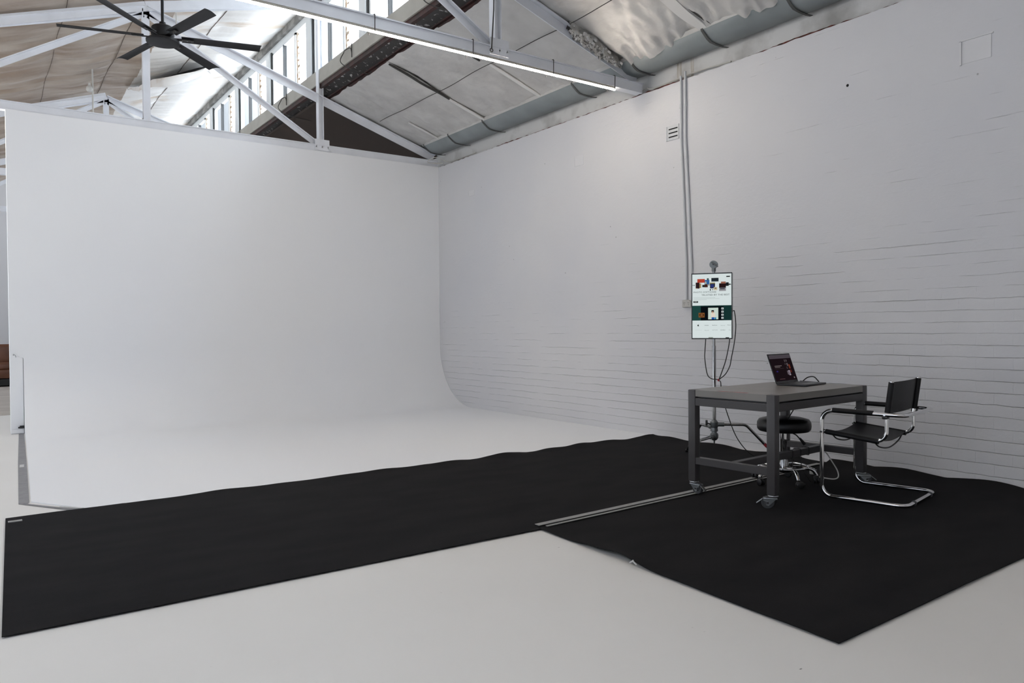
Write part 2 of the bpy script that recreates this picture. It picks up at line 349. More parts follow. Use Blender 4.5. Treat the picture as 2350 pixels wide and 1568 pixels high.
# cyclorama: wall, cove and painted skim in one continuous surface
mb = MB(); bm = mb.bm
CR = .95; prof = [(B,H-.008), (B,2.9), (B,2.0), (B,CR)]
for k in range(1, 25):
    a = PI/2*k/24; prof.append((B-CR+CR*math.cos(a), CR+.007-(CR)*math.sin(a)))
left = lambda y: .445-.03*(B-y) if y > 9.7 else .415-.036*(9.7-y)
xs = [0,.02,.1,.25,.5,.75,.93,1]
rows = []
for y, z in prof+[(8.6,.007),(7.4,.007),(6.30,.007)]:
    l = .311 if z > CR-.001 and y > B-.001 else left(y); rows.append([bm.verts.new((l+(W-.001-l)*t,y,z)) for t in xs])
for a, b in zip(rows, rows[1:]):
    for i in range(len(xs)-1): bm.faces.new([a[i],a[i+1],b[i+1],b[i]])
last = rows[-1]
f1 = bm.verts.new((.66,5.72,.007)); f2 = bm.verts.new((W-.001,5.72,.007))
bm.faces.new(last+[f2,f1])
# side skirt of the cove
sk = [r[0] for r in rows if True]
bs = [bm.verts.new((v.co.x, min(v.co.y,B), 0.0)) for v in sk[4:]]
for i in range(len(bs)-1): bm.faces.new([sk[4+i], sk[5+i], bs[i+1], bs[i]])
g1 = bm.verts.new((.66,5.72,0)); bm.faces.new([sk[-1], f1, g1, bs[-1]])
g2 = bm.verts.new((W-.001,5.72,0)); bm.faces.new([f1,f2,g2,g1])
o = mb.build('wall_back', M['cyc'], smooth=True, angle=30)
struct(o, 'smooth white cyclorama wall curving down into the floor', 'wall')
struct(MB().box((.31,B+.0008,.06), (.44,B+.16,H-.006)).box((.44,B+.03,0), (W-.001,B+.16,H-.006)).box((.31,B+.004,0), (.44,B+.16,.06)).build('wall_back', M['cyc']), 'plain end of the cyclorama wall beside the cove edge', 'wall')
struct(MB().box((.31,B-.012,.008), (.44,B-.0005,.058)).build('baseboard_back', M['cyc']), 'short white skirting at the end of the cyclorama wall', 'baseboard')
tag(MB().bbox((.418,B-.02,.082), (.045,.03,.03), bev=.003).bbox((.395,B-.016,.075), (.03,.02,.016), bev=.003).build('door_stop', M['blackplastic']), 'small black bracket low on the left end of the white cyclorama wall', 'bracket')
tag(MB().tube(spline([(.345,B-.004,.93),(.345,B-.03,.945),(.365,B-.035,.93),(.368,B-.03,.91)],5), .004, 6).build('wall_hook', M['zinc'], smooth=True), 'tiny metal hook on the left edge of the white cyclorama wall', 'hook')

# grey tape round the edge of the cyclorama floor
def strip(pts, z=.0015, th=.002):
    mb = MB(); n = len(pts)//2
    return mb.prism([(x,y,z) for x,y in pts], (0,0,th))
o = strip([(.385,B-.03),(.435,B-.03),(.405,9.7),(.364,8.5),(.283,6.30),(.272,6.27),(.218,6.285),(.29,8.3)]).build('floor_tape', M['tape'])
tag(o, 'wide dark grey tape strip running along the left edge of the white cyclorama floor', 'tape')
o = strip([(.218,6.285),(.272,6.24),(.69,5.62),(.66,5.59)], z=.0036, th=.0015).build('floor_tape', M['tape'])
tag(o, 'narrow dark grey tape angled from the corner of the cyclorama floor to the black mat', 'tape')
o = strip([(.288,7.98),(.322,7.98),(.330,8.13),(.297,8.13)], z=.0036).build('paper_label', M['label']); tag(o, 'pale square sticker on the wide grey floor tape', 'label')
o = strip([(.44,6.0),(.455,6.01),(.575,5.86),(.56,5.85)], z=.0055).build('paper_label', M['label']); tag(o, 'pale worn sticker on the narrow grey tape near the mat', 'label')

# ------------------------------------------------------------------ black felt mats
def seam(x): return 3.590+.052*(x-2.74)
def mat1(u, v):
    x = .06+(6.075-.06)*u
    ylo = 3.556 if x < 2.735 else seam(x)
    yhi = 5.80+.075*u
    yhi += (.012*math.sin(x*5.1)+.016*noise.noise(Vector((x*2.4,1,0))))*(1 if x > .8 else .3)
    x += (1-u)**8*.07*v
    y = ylo+(yhi-ylo)*v
    z = .0100
    e = max(0, (v-.90)/.10); z += e*e*max(0, .020*noise.noise(Vector((x*3.1,4,2)))+.012)*(.3+u)
    ex = max(0, (u-.955)/.045); z += ex**1.5*max(.002, .010+.010*math.sin(y*9.1+.4)+.014*noise.noise(Vector((y*3,7,2))))
    x += ex*.02*math.sin(y*6.1+1)
    z += .0025*max(0, noise.noise(Vector((x*1.5,y*4,0))))
    return (x,y,z)
def mat2(u, v):
    xl = 2.627+.093*v; x = xl+(6.085-xl)*u
    yl = 1.594+.021*(x-2.627); yh = seam(max(x,2.735))-.004
    y = yl+(yh-yl)*v
    z = .0100
    ex = max(0, (u-.94)/.06); w = .022+.020*abs(math.sin(y*5.4+.6))+.016*noise.noise(Vector((y*2.6,9,2)))
    z += ex**1.6*max(.003, w); x += ex*.02*math.sin(y*8.2)
    el = max(0, (.04-u)/.04); bumpz = math.exp(-((y-2.86)/.17)**2)*.024+math.exp(-((y-3.12)/.09)**2)*.008
    z += el*bumpz; x += el*bumpz*.6
    z += .004*max(0, noise.noise(Vector((x*1.3,y*3.4,3))))
    return (x,y,z)
def felt(name, fn, nu, nv, label):
    mb = MB(); mb.grid(fn, nu, nv)
    bm = mb.bm
    be = [e for e in bm.edges if len(e.link_faces) == 1]
    r = bmesh.ops.extrude_edge_only(bm, edges=be); vs = [g for g in r['geom'] if isinstance(g, bmesh.types.BMVert)]
    for v in vs: v.co.z -= .0035
    o = mb.build(name, M['felt'], smooth=True, angle=50); tag(o, label, 'mat'); return o
felt('floor_mat', mat1, 260, 60, 'long black felt mat strip laid across the white floor below the cyclorama')
felt('floor_mat', mat2, 160, 110, 'squarer black felt mat in the right foreground under the cantilever chair')
def line_strip(x0, x1, o0, o1, z=.0185):
    n = 26; a = []; b = []
    for i in range(n+1):
        x = x0+(x1-x0)*i/n; w = .004*noise.noise(Vector((x*2,0,0))); a.append((x,seam(x)+o0+w)); b.append((x,seam(x)+o1+w))
    mb = MB(); bm = mb.bm; A = [bm.verts.new((*p,z)) for p in a]; Bv = [bm.verts.new((*p,z)) for p in b]
    for i in range(n): bm.faces.new([A[i],A[i+1],Bv[i+1],Bv[i]])
    r = bmesh.ops.extrude_face_region(bm, geom=bm.faces[:])
    for g in r['geom']:
        if isinstance(g, bmesh.types.BMVert): g.co.z -= .0035
    return mb
tag(line_strip(2.74, 5.93, .006, .050).build('seam_strip', M['tape_light']), 'wider pale grey strip along the seam between the two black mats', 'strip', 'seam strips')
tag(line_strip(2.77, 5.3, -.040, -.020).build('seam_strip', M['tape_light']), 'thinner pale grey strip just in front of the wider seam strip', 'strip', 'seam strips')
tag(MB().box((.14,5.66,.0105), (.215,5.70,.0150)).build('paper_label', M['tape_light']), 'small grey sticker on the far left corner of the long black mat', 'label')
tag(MB().tube(spline([(2.665,2.70,.02),(2.66,2.72,.035),(2.675,2.735,.03),(2.66,2.745,.018)],4), .004, 5).build('paper_scrap', M['label'], smooth=True), 'tiny white scrap at the curled left edge of the right foreground mat', 'scrap')

# ------------------------------------------------------------------ roof: upper lining and lower foil
def wr(x, y, seed, fx, fy):
    n = noise.noise(Vector((x*fx,y*fy,seed)))
    return n
def up_fn(x0, x1, y0, y1):
    def f(u, v):
        x = x0+(x1-x0)*u; y = y0+(y1-y0)*v
        z = zup(x)
        near = min(abs(x-XK), abs(x-.95), abs(x-3.0), abs(x-4.12), abs(x+.1))
        sag = .05*min(1, near/.4)
        # the lining hangs between the trusses and creases along the slope
        ty = (y-T2)/4.55; d = abs(ty-round(ty))*2
        z -= sag*(.3+.7*min(1,d*2.2))
        z -= min(1, near/.15+.2)*(.045*wr(x,y,1,.5,4.2)+.030*wr(x,y,5,.8,9.)+.013*wr(x,y,8,1.5,19.))*min(1,.35+d*2)
        return (x,y,z)
    return f
o = MB().grid(up_fn(XK+.45, 4.30, 3.2, YF), 60, 520).build('ceiling', M['pale_lining'], smooth=True, angle=80); struct(o, 'pale roof lining with rusty stains beside the clerestory', 'ceiling')
o = MB().grid(up_fn(-2.5, XK+.45, 3.2, YF), 95, 520).build('ceiling', M['tan'], smooth=True, angle=80); struct(o, 'wrinkled brown and silver roof lining under the upper slope', 'ceiling')
o = MB().grid(up_fn(-2.5, 4.30, YR, 3.2), 30, 60).build('ceiling', M['tan'], smooth=True, angle=80); struct(o)
# solid sheeting above the lining
struct(MB().prism([(-2.6,YR,zup(-2.6)+.10),(XK,YR,zup(XK)+.10),(4.5,YR,zup(4.5)+.10),(4.5,YR,zup(4.5)+.16),(XK,YR,zup(XK)+.16),(-2.6,YR,zup(-2.6)+.16)], (0,YF-YR,0)).build('ceiling', M['brown']))
struct(MB().prism([(4.2,YR,zlow(4.2)+.14),(W+.3,YR,zlow(W+.3)+.14),(W+.3,YR,zlow(W+.3)+.2),(4.2,YR,zlow(4.2)+.2)], (0,YF-YR,0)).build('ceiling', M['roofing']))
struct(MB().prism([(4.28,B+.2,zlow(4.28)+.01),(W+.08,B+.2,zlow(W+.08)+.01),(W+.08,B+.2,zlow(W+.08)+.05),(4.28,B+.2,zlow(4.28)+.05)], (0,YF-B-.25,0)).build('ceiling', M['brown']), 'dark brown board lining of the low roof behind the cyclorama', 'ceiling')
# crease lines of the upper lining (battens running with the ridge)
for xx, nm in ((XK-.02,'ridge'), (.95,'x'), (3.0,'x'), (-.1,'x')):
    f = up_fn(-2.5, 4.30, 3.2, YF)
    pts = []
    for i in range(300):
        y = 3.3+(YF-3.5)*i/299; u = (xx+2.5)/6.8
        p = f(u, (y-3.2)/(YF-3.2)); pts.append((p[0]+.01*math.sin(y*3), p[1], p[2]-.006))
    struct(MB().tube(pts, .005, 5).build('trim_2', M['crease']))
# foil sheets of the low slope, each sheet 1.28 m wide
joints = [10.72, 10.1, 8.83, 7.55, 6.27, 4.95, 3.7, 2.45, 1.2, 0.0, -1.3, -2.6, YR]
for i in range(len(joints)-1):
    y1, y0 = joints[i], joints[i+1]
    rough = 1.0 if y0 > 5.5 else 2.2
    step = .012*(i%2)
    def fn(u, v, y0=y0, y1=y1, rough=rough, step=step, i=i):
        x = 4.33+(5.83-4.33)*u; y = y0-.02+(y1-y0+.04)*v
        z = zlow(x)-step
        d = min(abs(x-5.06)/.25, 1)
        e = min(v, 1-v)*2
        ramp = u**2
        z -= .030*rough*d*math.sin(PI*min(1,max(0,v)))*.6
        z -= rough*d*(.016*wr(x,y,i+2,.9,2.4)+.010*wr(x+y*.5,y-x*.3,i+7,1.5,6.))
        # gathered pleats at the eave and head
        z -= rough*(.020*ramp**2+.012*(1-u)**4)*wr(x*.6+y,y,i+11,.3,9.)
        z -= rough*.005*wr(x,y,i,9,9)+.009*rough*abs(wr(x*1.2+y*.8,y*1.1-x,i+19,1.1,3.3))
        z += rough*(.020*ramp**1.5)*abs(wr(x*1.4+y,y-x*.5,i+23,.8,6.5))+.004*wr(x,y,i+3,4,16)*(.3+ramp)
        if y0 < 5.5: z -= .06*max(0,(u-.55)/.45)**2*(0.3+wr(x,y,33,1,1.7))
        if i == 3 or i == 2:   # one edge hangs open as a slit
            if v > .93: z += .05*max(0,1-abs(u-.28)/.28)*(v-.93)/.07
        return (x,y,z)
    o = MB().grid(fn, 70, 64).build('ceiling', M['foil'], smooth=True, angle=60)
    struct(o, 'silver foil insulation sheets under the low roof slope' , 'ceiling')
# pale taped laps between sheets (lower half), dark open slits (upper half)
def lap(y, xa, xb, w, m, dz, name='trim_3'):
    pts = []
    mb = MB(); n = 30; bm = mb.bm; A = []; Bv = []
    for i in range(n+1):
        x = xa+(xb-xa)*i/n; yy = y+.02*noise.noise(Vector((x*3,y,0))); ww = w*(.7+.5*math.sin(PI*i/n)**.5)
        z = zlow(x)-.035-dz
        A.append(bm.verts.new((x,yy-ww/2,z))); Bv.append(bm.verts.new((x,yy+ww/2,z)))
    for i in range(n): bm.faces.new([A[i],A[i+1],Bv[i+1],Bv[i]])
    r = bmesh.ops.extrude_face_region(bm, geom=bm.faces[:])
    for g in r['geom']:
        if isinstance(g, bmesh.types.BMVert): g.co.z += .012
    return struct(mb.build(name, m))
lap(8.83, 5.25, 5.84, .05, M['batten'], .0); lap(8.83, 4.36, 5.25, .035, M['seam'], .0)
lap(7.55, 5.05, 5.84, .05, M['batten'], .0); lap(7.6, 4.45, 4.95, .03, M['seam'], .0)
lap(10.1, 5.3, 5.84, .03, M['batten'], .0); lap(4.95, 5.0, 5.80, .11, M['batten'], .01); lap(4.86, 5.0, 5.80, .02, M['seam'], .0)
pts = [(5.055+.012*math.sin(y*2.3),y,zlow(5.055)-.034+.006*math.sin(y*5)) for y in [10.55-.1*k for k in range(75)]]
struct(MB().tube(pts, .0045, 5).build('trim_4', M['seam']))
struct(MB().box((5.80,YR,zlow(5.8)-.05), (5.835,10.6,zlow(5.8)-.005)).build('trim_5', M['foil']))

# clerestory: sill, steel channels, lintel, windows
struct(MB().box((XP-.02,YR,4.83), (XP+.10,YF,5.03)).build('trim_6', M['sill']), 'pale beige sill board running below the clerestory windows', 'trim')
struct(MB().box((XP+.0,YR,4.765), (XP+.10,YF,4.828)).box((XP+.21,YR,4.655), (XP+.30,YF,4.72)).box((XP+.175,YR,4.69), (XP+.21,YF,4.725)).build('trim_7', M['maroon']), 'dark maroon steel channel below the beige sill', 'trim')
struct(MB().prism([(XP+.03,YR,4.775),(XP+.19,YR,4.70),(XP+.19,YR,4.73),(XP+.03,YR,4.80)], (0,YF-YR,0)).build('trim_8', M['darkstrip']), 'dark strip with flaking white patches between the maroon channels', 'trim')
struct(MB().box((XP-.03,YR,6.03), (XP+.14,YF,6.16)).build('trim_9', M['lintel']), 'rough grey lintel above the clerestory windows', 'trim')
struct(MB().box((XP+.02,YR,5.93), (XP+.09,YF,6.03)).build('trim_10', M['frame']), 'white head rail of the clerestory windows', 'trim')
k = 0; ym = 20.12
while ym > YR+1:
    k += 1
    w = empty('window_%d' % k, (XP+.05, ym, 5.03)); struct(w)
    fb = MB()
    for a in (-.56, .52): fb.box((-.03,a,0), (.03,a+.04,.90))
    fb.box((-.03,-.56,0), (.03,.56,.03)).box((-.03,-.56,.87), (.03,.56,.90))
    fb.build('window_frame', M['frame'], w)
    MB().box((-.035,-.012,.03), (.02,.012,.88)).build('mullion', M['rubber_seal'], w)
    MB().box((-.004,-.52,.03), (.004,-.012,.87)).build('pane', M['glass'], w); MB().box((-.004,.012,.03), (.004,.52,.87)).build('pane', M['glass'], w)
    # ribbed milky panel and boxed column beside each pair
    def rib(u, v): 
        y = -.58-.54*u; z = .9*v
        s = (v*6+u*1.2)%1
        return (.02+.03*abs(s-.5)*2+.01*noise.noise(Vector((y*9,z*7,k))), y, z)
    MB().grid(rib, 14, 60).build('ribbed_panel', M['sheet'], w)
    rb = MB().box((-.01,-.60,0), (.0,-.57,.9))
    for q in range(9): rb.bbox((-.005,-.63-.03*random.random(),.05+.1*q), (.008,.03+.05*random.random(),.02+.02*random.random()))
    rb.build('rusty_edge', M['rust'], w)
    MB().box((-.07,-1.34,0), (.05,-1.14,.92)).build('boxed_column', M['frame'], w)
    MB().box((-.05,-1.37,0), (.03,-1.342,.92)).build('column_seal', M['rubber_seal'], w)
    ym -= 1.94

# opener wires on the sill
wm = MB(); wn = 0
for y in (12.35, 9.75, 7.4, 15.0):
    p = [(XP-.03,y,5.0),(XP-.06,y-.1,4.98),(XP-.05,y-.25,4.97),(XP-.04,y-.28,4.9)]
    q = [(XP-.03,y,5.0),(XP-.07,y+.02,4.85),(XP+.05,y-.25,4.68),(XP+.35,y-.45,4.60)]
    o = MB().tube(spline(p,6), .006, 6).tube(spline(q,6), .006, 6).tube([(XP-.04,y-.28,5.02),(XP-.04,y-.28,4.84)], .007, 6).build('opener_wire', M['seam'], smooth=True)
    lab = {12.35:'thin dark wire hooked on the beige clerestory sill behind the second roof truss', 9.75:'thin dark wire on the beige sill just right of the second truss post', 7.4:'thin dark wire crossing the maroon channel nearest the camera', 15.0:'thin dark wire on the farthest visible stretch of beige sill'}[y]
    tag(o, lab, 'wire', 'window opener wires')
for y, lab in ((8.95,'white ceramic knob on the maroon channel near the first foil sheet joint'), (11.55,'white ceramic knob on the maroon channel above the dark brown lining')):
    o = MB().lathe([(0,-.035),(.02,-.033),(.034,-.015),(.036,0),(.025,.02),(.02,.03),(0,.03)], (XP+.30,y,4.63), 16).build('insulator_knob', M['whiteplastic'], smooth=True); tag(o, lab, 'knob', 'ceramic knobs')

# ------------------------------------------------------------------ roof trusses
def angle_bar(a, b, w, hgt, t=.012):
    """steel T section from a to b in the plane of the truss (y is across)"""
    a = Vector(a); b = Vector(b); d = (b-a).normalized(); s = Vector((0,1,0)); u = s.cross(d).normalized()
    if u.z < 0: u = -u
    mb = MB()
    mb.prism([a+s*(-w/2)+u*(hgt/2), a+s*(w/2)+u*(hgt/2), a+s*(w/2)+u*(hgt/2-t), a+s*(t/2)+u*(hgt/2-t), a+s*(t/2)-u*(hgt/2), a-s*(t/2)-u*(hgt/2), a-s*(t/2)+u*(hgt/2-t), a-s*(w/2)+u*(hgt/2-t)], b-a)
    return mb
def make_truss(y, zc=3.885, dx=0, full=True):
    t = empty('roof_truss', (XK+dx,y,zc))
    X = lambda x: x-XK
    # bottom chord, deep box like pair of angles
    MB().box((X(TX0),-.05,-.05), (X(W-.01),.05,.055)).box((X(TX0),-.065,.043), (X(W-.01),.065,.055)).build('bottom_chord', M['truss'], t)
    pk = 5.36-zc
    for s in (1,-1):
        e = X(W-.06)*s
        mb = angle_bar((e,0,.10), (0,0,pk), .11, .11); mb.build('top_chord', M['truss'], t)
        mb = angle_bar((X(XP-.02)*s,0,.04), (.03*s,0,pk-.06), .09, .075); mb.build('diagonal_brace', M['truss'], t)
    MB().box((-.045,-.04,0), (-.033,.04,pk)).box((-.033,-.006,0), (.045,.006,pk)).build('king_post', M['truss'], t)
    MB().box((X(XP)-.035,-.05,.0), (X(XP)-.022,.05,6.12-zc)).box((X(XP)-.022,-.007,0), (X(XP)+.04,.007,6.12-zc)).box((X(XP)+.03,-.05,0), (X(XP)+.042,.05,6.12-zc)).build('clerestory_post', M['truss'], t)
    MB().box((-X(XP)-.035,-.05,.0), (-X(XP)+.04,.05,.62)).build('side_post', M['truss'], t)
    a = Vector((X(TX0)-.1,0,zup(TX0-.1)-.13-zc)); m_ = Vector((0,0,zup(XK)-.10-zc)); b = Vector((X(XP),0,zup(XP)-.13-zc))
    (MB().bar(a,m_,.08,.12).bar(m_,b,.08,.12) if full else MB().bar(a,m_,.08,.12)).build('rafter', M['truss'], t)
    g = MB()
    for s in (1,):
        g.box((X(XP)-.10,-.062,-.03), (X(XP)+.12,-.052,.13)); 
        for q in range(5): g.lathe([(0,-.008),(.009,-.008),(.009,0),(0,0)], (X(XP)-.08+.045*q,-.062,.02+.03*(q%2)), 8, Matrix.Rotation(PI/2,3,'X'))
    g.build('gusset_plate', M['truss'], t)
    return t
t1 = make_truss(T1); tag(t1, 'nearest pale steel roof truss, the one carrying the long light strip', 'roof truss', 'steel roof trusses')
t2 = make_truss(T2, 3.875); tag(t2, 'pale steel roof truss standing directly above the top of the cyclorama wall', 'roof truss', 'steel roof trusses')
t3 = make_truss(T3, 3.885, .10, False); tag(t3, 'smaller looking roof truss seen behind the cyclorama wall top, under the fan', 'roof truss', 'steel roof trusses')
t4 = copy_tree(t3); t4.location.y = T4; tag(t4, 'farthest roof truss, glimpsed at the left edge past the cyclorama wall', 'roof truss', 'steel roof trusses')

# LED strip lights under the bottom chords
def strip_light(x0, x1, y, z, label):
    o = empty('strip_light', ((x0+x1)/2,y,z)); h = (x1-x0)/2
    MB().box((-h,-.011,.002), (h,.011,.022)).build('housing', M['sill'], o)
    MB().tube([(-h,0,-.006),(h,0,-.006)], .0105, 12).build('diffuser', LED, o, smooth=True)
    return tag(o, label, 'strip light', 'linear strip lights')
L1 = strip_light(1.0, 5.72, T1-.035, 3.812, 'long glowing strip light fixed under the nearest roof truss')
cx = (1.0+5.72)/2
for x in (2.86, 3.87, 4.84, 5.69):
    MB().tube(bend([(x-cx,-.033,-.02),(x-cx,-.038,.135),(x-cx,.09,.135),(x-cx,.09,-.01)],.01,3), .0045, 6, closed=False).build('cable_tie', M['blackplastic'], L1)
strip_light(-2.2, .20, T2-.0, 3.803, 'short bright end of a strip light at the left end of the cyclorama wall top')
# hanging ring and rod
o = empty('hanging_rod', (4.065,T1-.09,3.876)); th = [2*PI*k/20 for k in range(20)]
MB().tube([(.016*math.cos(a),0,.016*math.sin(a)) for a in th], .005, 6, closed=True).build('ring', M['seam'], o, smooth=True)
MB().tube([(.002,0,.016),(.03,0,.40),(.06,.03,.95)], .006, 8).build('rod', M['seam'], o, smooth=True)
tag(o, 'dark rod with a ring at its end hanging beside the nearest truss post', 'rod')
# crumpled foil wrapped on the top chord of the near truss
def crump(u, v):
    x = 5.05+(5.80-5.05)*u; a = 2*PI*v
    r = (.030+.055*math.sin(PI*min(1,u*.9+.08))**.7)*(1+.6*noise.noise(Vector((x*11,math.cos(a)*2,math.sin(a)*2+3)))+.4*noise.noise(Vector((x*31,math.cos(a)*3,math.sin(a)*3))))
    zc = 3.985+(6.077-x)*.334
    return (x, T1-.055+.5*r*math.cos(a), zc+.015+r*math.sin(a))
o = MB().grid(crump, 120, 26).build('foil_wrap', M['foil_shiny'], smooth=True, angle=25); tag(o, 'crumpled shiny foil bunched along the sloping chord of the nearest truss', 'foil')

# ------------------------------------------------------------------ gutter
g = empty('gutter', (5.85,8.0,4.0))
y0, y1 = YR-8.0, 10.58-8.0
pr = [(5.80,4.118),(5.805,4.10),(5.885,4.040),(5.93,4.018),(6.02,4.010),(6.12,4.012),(6.15,4.04),(6.16,4.10),(6.165,4.14),(6.155,4.14),(6.15,4.10),(6.135,4.05),(6.10,4.022),(6.02,4.020),(5.935,4.028),(5.892,4.048),(5.815,4.107),(5.81,4.12)]
MB().prism([(x-5.85,y0,z-4.0) for x,z in pr], (0,y1-y0,0)).build('channel', M['gutter'], g, smooth=True, angle=50)
for y in (10.55, 9.80, 8.86, 6.92, 5.95, 4.95, 4.02, 3.0):
    pp = [(5.79,4.13),(5.80,4.098),(5.880,4.034),(5.927,4.011),(6.02,4.003),(6.12,4.004),(6.19,4.012)]
    m_ = MB(); q = []
    for sgn in (0,1): q.append([m_.bm.verts.new((x-5.85,y-8-.014+.028*sgn,z-4.0)) for x,z in pp]); 
    q2 = [[m_.bm.verts.new((v.co.x,v.co.y,v.co.z-.005)) for v in r] for r in q]
    for i in range(len(pp)-1):
        m_.bm.faces.new([q[0][i],q[0][i+1],q[1][i+1],q[1][i]]); m_.bm.faces.new([q2[0][i],q2[1][i],q2[1][i+1],q2[0][i+1]])
        m_.bm.faces.new([q[0][i],q2[0][i],q2[0][i+1],q[0][i+1]]); m_.bm.faces.new([q[1][i],q[1][i+1],q2[1][i+1],q2[1][i]])
    m_.build('strap', M['strap'], g)
tag(g, 'long blue grey metal gutter under the edge of the foil lined roof', 'gutter')

for y_, w__ in ((5.62,.030),(5.44,.022)): struct(MB().box((W+.0835,y_-w__,H+.02), (W+.086,y_+w__,4.16)).build('trim_12', M['rust_streak']))
# cables resting on the wall head
pts = [(W-.02+.06, 4.9,H+.015),(W+.03,5.3,H+.035),(W+.03,5.6,H+.03),(W+.02,5.95,H+.02),(W+.03,6.05,H+.05),(W+.03,6.2,H+.02)]
tag(MB().tube(spline(pts,8), .008, 6).build('roof_cable', M['agedplastic'], smooth=True), 'pale cable lying on the wall head beside the top of the conduits', 'cable')
tag(MB().tube(spline([(W-.03,10.5,H+.02),(W-.1,10.55,H+.02),(W-.25,10.6,H+.03),(W-.15,10.5,H+.1),(W+.02,10.4,H+.03),(W+.03,10.1,H+.02),(W+.03,9.6,H+.02)],8), .007, 6).build('roof_cable', M['agedplastic'], smooth=True), 'pale cable looping in the corner where the trusses meet the wall head', 'cable')

# ------------------------------------------------------------------ items on the brick wall
def conduit(ya, yb, ztop, zbot, lab):
    pts = [(W-.012,ya,ztop),(W-.012,ya-.002,3.2),(W-.012,(ya+yb)/2,2.6),(W-.012,yb,1.9),(W-.012,yb,zbot)]
    o = empty('conduit_pipe', (W-.012,yb,zbot)); s = Vector((W-.012,yb,zbot))
    MB().tube([Vector(p)-s for p in pts], .0125, 10).build('pipe', M['conduit'], o, smooth=True)
    for z in (3.55,3.0,2.3):
        MB().lathe([(.0165,-.02),(.0165,.02)], Vector((W-.012,ya+(yb-ya)*min(1,max(0,(3.2-z)/1.3)),z))-s, 12).build('saddle', M['conduit'], o, smooth=True)
    return tag(o, lab, 'conduit', 'wall conduits')
conduit(5.512, 5.445, 3.87, 1.50, 'left of the two white conduits running up the brick wall to the socket')
conduit(5.452, 5.375, 3.90, 1.50, 'right of the two white conduits running up the brick wall')
s = empty('power_socket', (W,5.425,1.455))
MB().bbox((-.014,0,0), (.028,.125,.078), bev=.004).build('back_box', M['agedplastic'], s)
MB().bbox((-.033,0,0), (.010,.118,.072), bev=.003).build('face_plate', M['agedplastic'], s)
for yy in (-.03,.03):
    hm = MB()
    for a, b, r in ((-.008,.008,.5),(.008,.008,-.5),(0,-.012,0)): hm.bbox((-.039,yy+a,b), (.002,.0025,.009), rot=Matrix.Rotation(r,3,'X'))
    hm.build('outlet_slots', M['hole'], s)
    MB().bbox((-.040,yy*.3,.022), (.004,.012,.009), bev=.001).build('switch', M['whiteplastic'], s)
MB().lathe([(0,0),(.004,0),(.004,.002),(0,.002)], (-.0385,-.045,.028), 10, Matrix.Rotation(-PI/2,3,'Y')).build('indicator', M['hole'], s)
tag(s, 'white double power socket at the bottom of the conduits on the brick wall', 'socket')
v = empty('wall_vent', (W,5.64,3.30))
MB().box((-.008,-.09,-.078), (.0,.09,.078)).bbox((-.007,.082,0), (.01,.012,.15)).build('vent_plate', M['conduit'], v)
for k in range(3): MB().bbox((-.0095,-.012,.040-.042*k), (.004,.125,.013), bev=.0015).build('slot', M['hole'], v)
tag(v, 'small white wall vent with three black slots beside the conduits', 'vent')
pl = MB().box((W-.004,2.515,3.185), (W,2.72,3.355)).box((W-.012,2.50,3.355), (W,2.735,3.364)).box((W-.012,2.72,3.178), (W,2.732,3.36)).build('vent_cover', M['wallpaint']); tag(pl, 'painted over blank vent rectangle high on the right of the brick wall', 'vent cover')
for y, z, w_, h_, lab in ((9.69,3.265,.17,.075,'faint painted over patch on the brick wall nearest the cyclorama corner'), (7.19,3.29,.17,.12,'faint painted over patch on the brick wall left of the slotted vent')):
    tag(MB().box((W-.002,y-w_/2,z-h_/2), (W,y+w_/2,z+h_/2)).box((W-.005,y-w_/2,z-h_/2-.005), (W,y+w_/2,z-h_/2)).box((W-.005,y+w_/2-.006,z-h_/2), (W,y+w_/2,z+h_/2)).build('wall_patch', M['wallpaint']), lab, 'wall patch')
tag(MB().lathe([(0,0),(.012,0),(.013,.002),(0,.002)], (W-.0015,3.643,3.274), 12, Matrix.Rotation(PI/2,3,'Y')).build('wall_hole', M['hole']), 'single black hole high on the brick wall', 'hole')

# ------------------------------------------------------------------ ceiling fan
f = empty('ceiling_fan', (1.80,9.46,4.60))
MB().tube([(0,0,.10),(0,0,.83)], .017, 12).build('down_rod', M['fan'], f, smooth=True)
MB().lathe([(.02,.17),(.035,.165),(.04,.12),(.105,.115),(.12,.10),(.125,.02),(.11,-.01)], n=40).build('motor_housing', M['fan'], f, smooth=True)
MB().lathe([(0,-.075),(.165,-.075),(.178,-.068),(.180,-.045),(.165,-.035),(0,-.035)], n=48).build('hub_plate', M['fan'], f, smooth=True)
for k in range(6):
    a = R(-75+60*k); rot = Matrix.Rotation(a,4,'Z')@Matrix.Rotation(R(-10),4,'X')
    mb = MB()
    def bl(u, v, side):
        r = .20+.86*u; w = .062+.010*u; t = (v-.5)*2
        zz = .012*(1-t*t)-.004
        return (r+.02*(1-t)*(.5 if u>.98 else 0), t*w, zz+side*.005)
    mb.grid(lambda u, v: bl(u,v,0), 16, 8); mb.grid(lambda u, v: bl(u,v,-1), 16, 8)
    bm = mb.bm; bmesh.ops.remove_doubles(bm, verts=bm.verts, dist=1e-5)
    bmesh.ops.bridge_loops(bm, edges=[e for e in bm.edges if len(e.link_faces) == 1])
    mb.xf(rot); b_ = mb.build('blade', M['fan'], f, smooth=True, angle=35)
    MB().bbox((.20,0,-.014), (.26,.045,.012), bev=.004).xf(rot).build('blade_bracket', M['blackplastic'], b_)
    for q in (.21,.26,.31): MB().lathe([(0,-.004),(.006,-.003),(.006,0),(0,0)], (q,.0,-.020), 8).xf(rot).build('screw', M['steel'], b_)
tag(f, 'large matte black six blade ceiling fan hanging from the ridge', 'ceiling fan')

